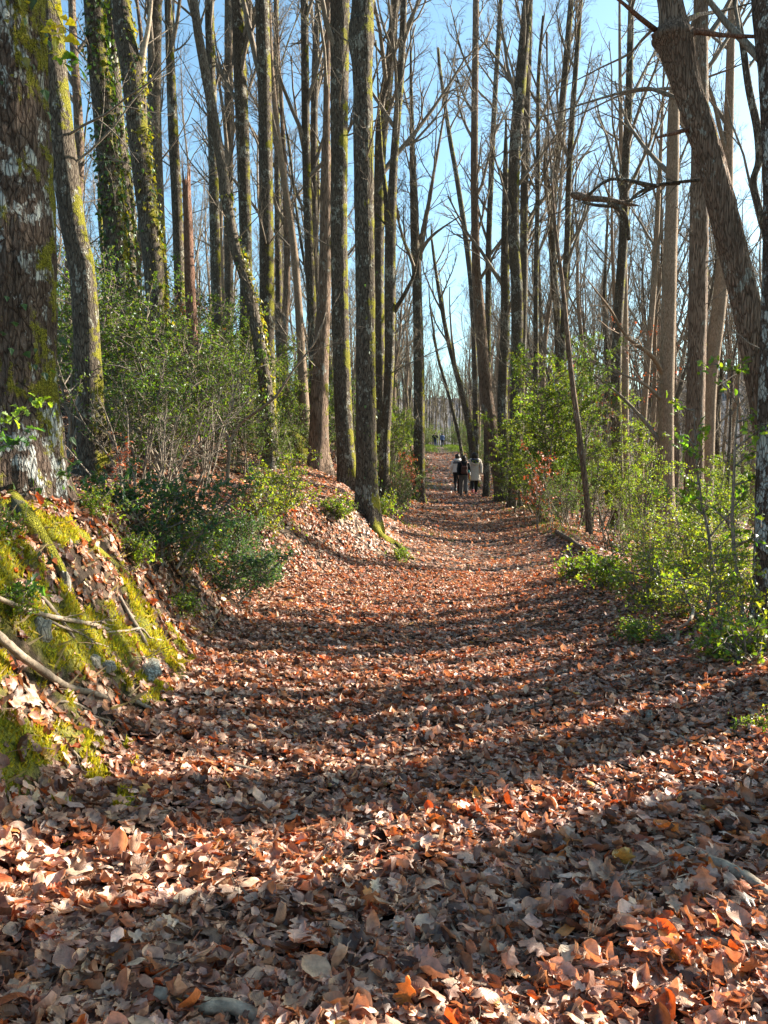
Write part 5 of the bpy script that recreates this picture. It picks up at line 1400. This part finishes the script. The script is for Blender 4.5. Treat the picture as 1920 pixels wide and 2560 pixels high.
person(1143, 1135, 1234, 'person walking away in a white puffer jacket, black hat and black trousers', o1, .19, 1)
pr2, g2, s2 = person(1159, 1139, 1241, 'long haired person walking away in a black jacket and loose grey trousers', o2, .2, -1)
person(1186, 1132, 1238, 'person walking away in a long cream coat with navy hood lining and pink shoes', o3, .22, 1, arm=.02, headtilt=(-.01, .04))
o4 = dict(trousers=DENIM, jacket=BLACK, hem=.9, more=lambda hd, sh, wr: [('hair', lambda mb: hair_long(mb, hd, .08), HAIRB), ('strap', lambda mb: limb(mb, [(-.12, -.16, 1.36), (0, -.185, 1.2), (.12, -.18, 1.02)], [.022, .022, .022]), NEON)])
o5 = dict(trousers=NAVY, jacket=BLUEG, hem=.86, more=lambda hd, sh, wr: [('hair', lambda mb: hair_long(mb, hd, .1), HAIRB)])
person(1088, 1082, 1117, 'distant person in a dark jacket and blue jeans with arms held out bent', o4, .12, 1, elbow=([np.array([-.36, -.02, 1.22]), np.array([.34, -.02, 1.2])], [np.array([-.22, .12, 1.1]), np.array([.2, .12, 1.08])]))
person(1106, 1083, 1118, 'distant person in a blue grey jacket and dark trousers', o5, .14, -1)
# backpack and hanging cloth of the middle walker
bp = empty('backpack', tuple(g2), 'small brown leather backpack on the back of the walker in black', 'backpack'); bp.scale = (s2,) * 3
def sbox(mb, c, h, e=.35, n=14, m=18):
    ph = np.linspace(-PI / 2, PI / 2, n); th = np.arange(m) * 2 * PI / m; PH, TH = np.meshgrid(ph, th, indexing='ij')
    f = lambda v: np.sign(v) * np.abs(v) ** e
    V = np.stack([c[0] + h[0] * f(np.cos(PH)) * f(np.cos(TH)), c[1] + h[1] * f(np.cos(PH)) * f(np.sin(TH)), c[2] + h[2] * f(np.sin(PH))], -1).reshape(-1, 3)
    i = np.arange(n - 1)[:, None] * m; j = np.arange(m)[None]
    mb.add(V, np.stack([i + j, i + (j + 1) % m, i + m + (j + 1) % m, i + m + j], -1).reshape(-1, 4))
mb = MB(); sbox(mb, (0, -.215, 1.09), (.125, .075, .165)); mb.build('bag_body', BROWN, bp)
mb = MB(); sbox(mb, (0, -.285, 1.03), (.095, .03, .075)); mb.build('pocket', BROWN, bp)
mb = MB(); sbox(mb, (0, -.235, 1.20), (.12, .07, .05)); mb.build('flap', BROWN, bp)
for sx in (-1, 1):
    mb = MB(); limb(mb, [(sx * .08, -.17, 1.25), (sx * .13, -.10, 1.43), (sx * .15, .05, 1.45), (sx * .14, .16, 1.3), (sx * .16, .12, 1.1), (sx * .12, -.14, .98)], [.016] * 6, 8); mb.build('strap', BROWN, bp)
sc_ = empty('scarf', tuple(g2), 'colourful teal, yellow and red cloth hanging at the right side of the walker in black', 'scarf'); sc_.scale = (s2,) * 3
for nm, mt, z0_, z1_, xo in (('teal_end', TEAL, 1.1, .95, .20), ('yellow_end', YEL, .95, .62, .24), ('red_end', RED, .97, .70, .20), ('pale_end', WHITE, 1.0, .84, .25)):
    mb = MB(); loft(mb, [(xo, -.12, z1_, .012, .02), (xo - .005, -.12, (z0_ + z1_) / 2, .026, .022), (xo - .01, -.11, z0_, .022, .03)], 10); mb.build(nm, mt, sc_)

# ------------------------------------------------------------------ holly twigs in front of the oak, root, grass
def sprig(pts, Yd, label, n, size, seed, col, name='holly_sprig', yellow=0.0, tm=None):
    r = np.random.default_rng(seed); K = np.array([at(px, py, Yd + dy) for px, py, dy in pts]); b = K[0].copy(); K = K - b
    E = resample(np.concatenate([K, np.full((len(K), 1), .003)], 1), .02); root = empty(name, b, label, 'plant')
    mb = MB(); tube(mb, E[:, :3], np.linspace(.004, .0015, len(E)), 5, True); mb.build('stem', TWIG, root)
    i = r.integers(len(E) // 4, len(E), n); P = E[i, :3] + r.normal(0, size * .45, (n, 3))
    c = np.array(col)[None] * r.uniform(.6, 1.3, (n, 1)); yl = r.uniform(size=n) < yellow; c[yl] = np.array([.4, .33, .03])
    ml = MB(); scatter(ml, tm or HOLT[0], P, rotmats(r.uniform(0, 6.28, n), r.normal(.3, .5, n), r.normal(.6, .6, n)), size * r.uniform(.7, 1.2, n), c)
    ml.build('leaves', HOLLY, root, smooth=False)
sprig([(-40, 1080, 0), (30, 1050, 0), (70, 1020, 0), (115, 1005, 0)], 3.6, 'bright backlit holly sprig in front of the foot of the massive oak', 26, .048, 1, (.16, .24, .03))
sprig([(-30, 1120, 0), (40, 1105, 0), (90, 1090, 0)], 3.7, 'darker holly sprig under the bright backlit one', 18, .05, 2, (.04, .1, .03))
sprig([(-30, 1500, 0), (40, 1480, 0), (100, 1470, 0)], 3.3, 'holly sprig hanging over the pale fallen branch on the bank', 34, .045, 3, (.05, .12, .035))
sprig([(-30, 1440, 0), (60, 1405, 0), (125, 1390, 0)], 3.6, 'few dark ivy leaves on a long thin stem over the moss', 12, .04, 4, (.035, .07, .03), tm=IVYT)
sprig([(120, 40, 0), (140, 100, 0), (160, 145, 0)], 4.4, 'yellow ivy leaves hanging from the right side of the massive oak near the top', 16, .06, 5, (.3, .3, .03), 'ivy_sprig', .6, IVYT)
sprig([(128, 0, 0), (150, 50, 0), (165, 90, 0)], 4.4, 'golden ivy leaves above the hanging yellow ones on the oak', 12, .06, 6, (.45, .3, .03), 'ivy_sprig', .8, IVYT)
sprig([(140, 150, 0), (180, 145, 0), (205, 165, 0)], 4.4, 'green ivy leaves reaching right from the massive oak', 14, .065, 7, (.12, .22, .03), 'ivy_sprig', .1, IVYT)
sprig([(140, 1200, 0), (165, 1180, 0), (190, 1170, 0)], 4.3, 'dark ivy leaves at the right side of the oak foot', 12, .05, 8, (.03, .07, .035), 'ivy_sprig', 0, IVYT)

def roots():
    for keys, lb, mt in [([(935, 1325, 34, -.1), (950, 1345, 26, -.25), (985, 1362, 20, -.3), (1015, 1385, 12, -.4), (1035, 1400, 6, -.4)], 'mossy root running from the right central trunk to the path', MOSSTONE)]:
        K = []
        for px, py, w_, dy in keys:
            g = ray_ground(px, py); K.append([g[0], g[1], g[2] + .01, w_ / 2 / F * g[1]])
        K = np.array(K); b = K[0, :3].copy(); K[:, :3] -= b; E = resample(K, .05)
        mb = MB(); tube(mb, E[:, :3], E[:, 3], 12, True); tag(mb.build('root', mt, loc=b), lb, 'root')
    for k, (kk, lb) in enumerate([([(300, 1500, 12), (330, 1560, 11), (372, 1640, 9), (400, 1720, 6)], 'bare root strand running down the right flank of the mossy bank'),
                     ([(60, 1470, 13), (120, 1530, 12), (200, 1630, 9), (250, 1700, 5)], 'bare root strand under the pale fallen branch'),
                     ([(20, 1700, 12), (90, 1770, 11), (150, 1860, 8), (215, 1920, 5)], 'bare root strand low on the bank near the left edge')]):
        stick('root', kk, lb, DEAD, 'root', seed=90 + k, twigs=3)
    # buttress roots of the massive oak
    for keys, lb in [([(60, 1215, 40), (130, 1290, 40), (190, 1340, 34), (262, 1400, 24), (330, 1450, 10)], 'mossy root running down the bank from the right side of the massive oak'),
                     ([(10, 1230, 60), (60, 1300, 50), (105, 1360, 40), (150, 1430, 26), (180, 1490, 12)], 'thick mossy root spreading down the bank in front of the massive oak')]:
        K = []
        for i, (px, py, w_) in enumerate(keys):
            if i == 0: p = at(px, py, 4.45)
            else: p = ray_ground(px, py); p[2] += .005
            K.append([*p, w_ / 2 / F * 4.2])
        K = np.array(K); b = K[0, :3].copy(); K[:, :3] -= b; E = resample(K, .03)
        t_ = np.arange(len(E))[:, None]; a_ = np.arange(24)[None] * PI / 12
        rn = 1 + .18 * fbm(t_ * .15, np.cos(a_) * 1.5, np.sin(a_) * 1.5, 7, 3)
        mb = MB(); tube(mb, E[:, :3], E[:, 3], 24, True, None, lambda a, c: rn); tag(mb.build('root', MOSSTONE, loc=b), lb, 'root')
roots()

def grass():
    r = np.random.default_rng(4); n = 9000
    y = r.uniform(70, 100, n); x = r.uniform(Ledge(y) - 2, Redge(y) + 2); mid = np.abs(x - (Ledge(y) + Redge(y)) / 2)
    k = mid > r.uniform(0, 1.2, n); x, y = x[k], y[k]
    # sparse blades on the nearer verges
    n2 = 9000; y2 = r.uniform(10, 40, n2); e = r.normal(0, .5, n2); x2 = np.where(r.uniform(size=n2) < .5, Ledge(y2) - .3, Redge(y2) + .2) + e
    k2 = fbm(x2 * .9, y2 * .5, 0, 101, 2) > .12
    x = np.concatenate([x, x2[k2]]); y = np.concatenate([y, y2[k2]]); n = len(x); near = y < 50
    m_ = 900; yb = r.uniform(2.6, 6.5, m_); xb = Ledge(yb) - r.uniform(.1, 1.2, m_); x = np.concatenate([x, xb]); y = np.concatenate([y, yb]); n += m_; near = y < 50
    straw = np.zeros(n, bool); straw[-m_:] = True
    z = height(x, y); sz = np.where(near, r.uniform(.05, .12, n), r.uniform(.1, .25, n))
    Vt = np.array([(-0.08, 0, 0), (0.08, 0, 0), (0.1, 0.25, 1.0)])
    V = np.einsum('nij,kj->nki', rotmats(r.uniform(0, 6.28, n), r.normal(0, .3, n) + straw * 1.0, r.normal(0, .3, n)), Vt) * sz[:, None, None] + np.stack([x, y, z], 1)[:, None]
    mb = MB(); mb.add(V.reshape(-1, 3), None, np.arange(3 * n).reshape(-1, 3), np.repeat(np.where(straw[:, None], np.array([[.34, .25, .14]]), np.array([[.12, .17, .03]])) * r.uniform(.6, 1.4, (n, 1)), 3, 0))
    tag(mb.build('grass', MOSSM, smooth=False), 'thin green grass along the verges and under the distant couple', 'grass', kind='stuff')
grass()
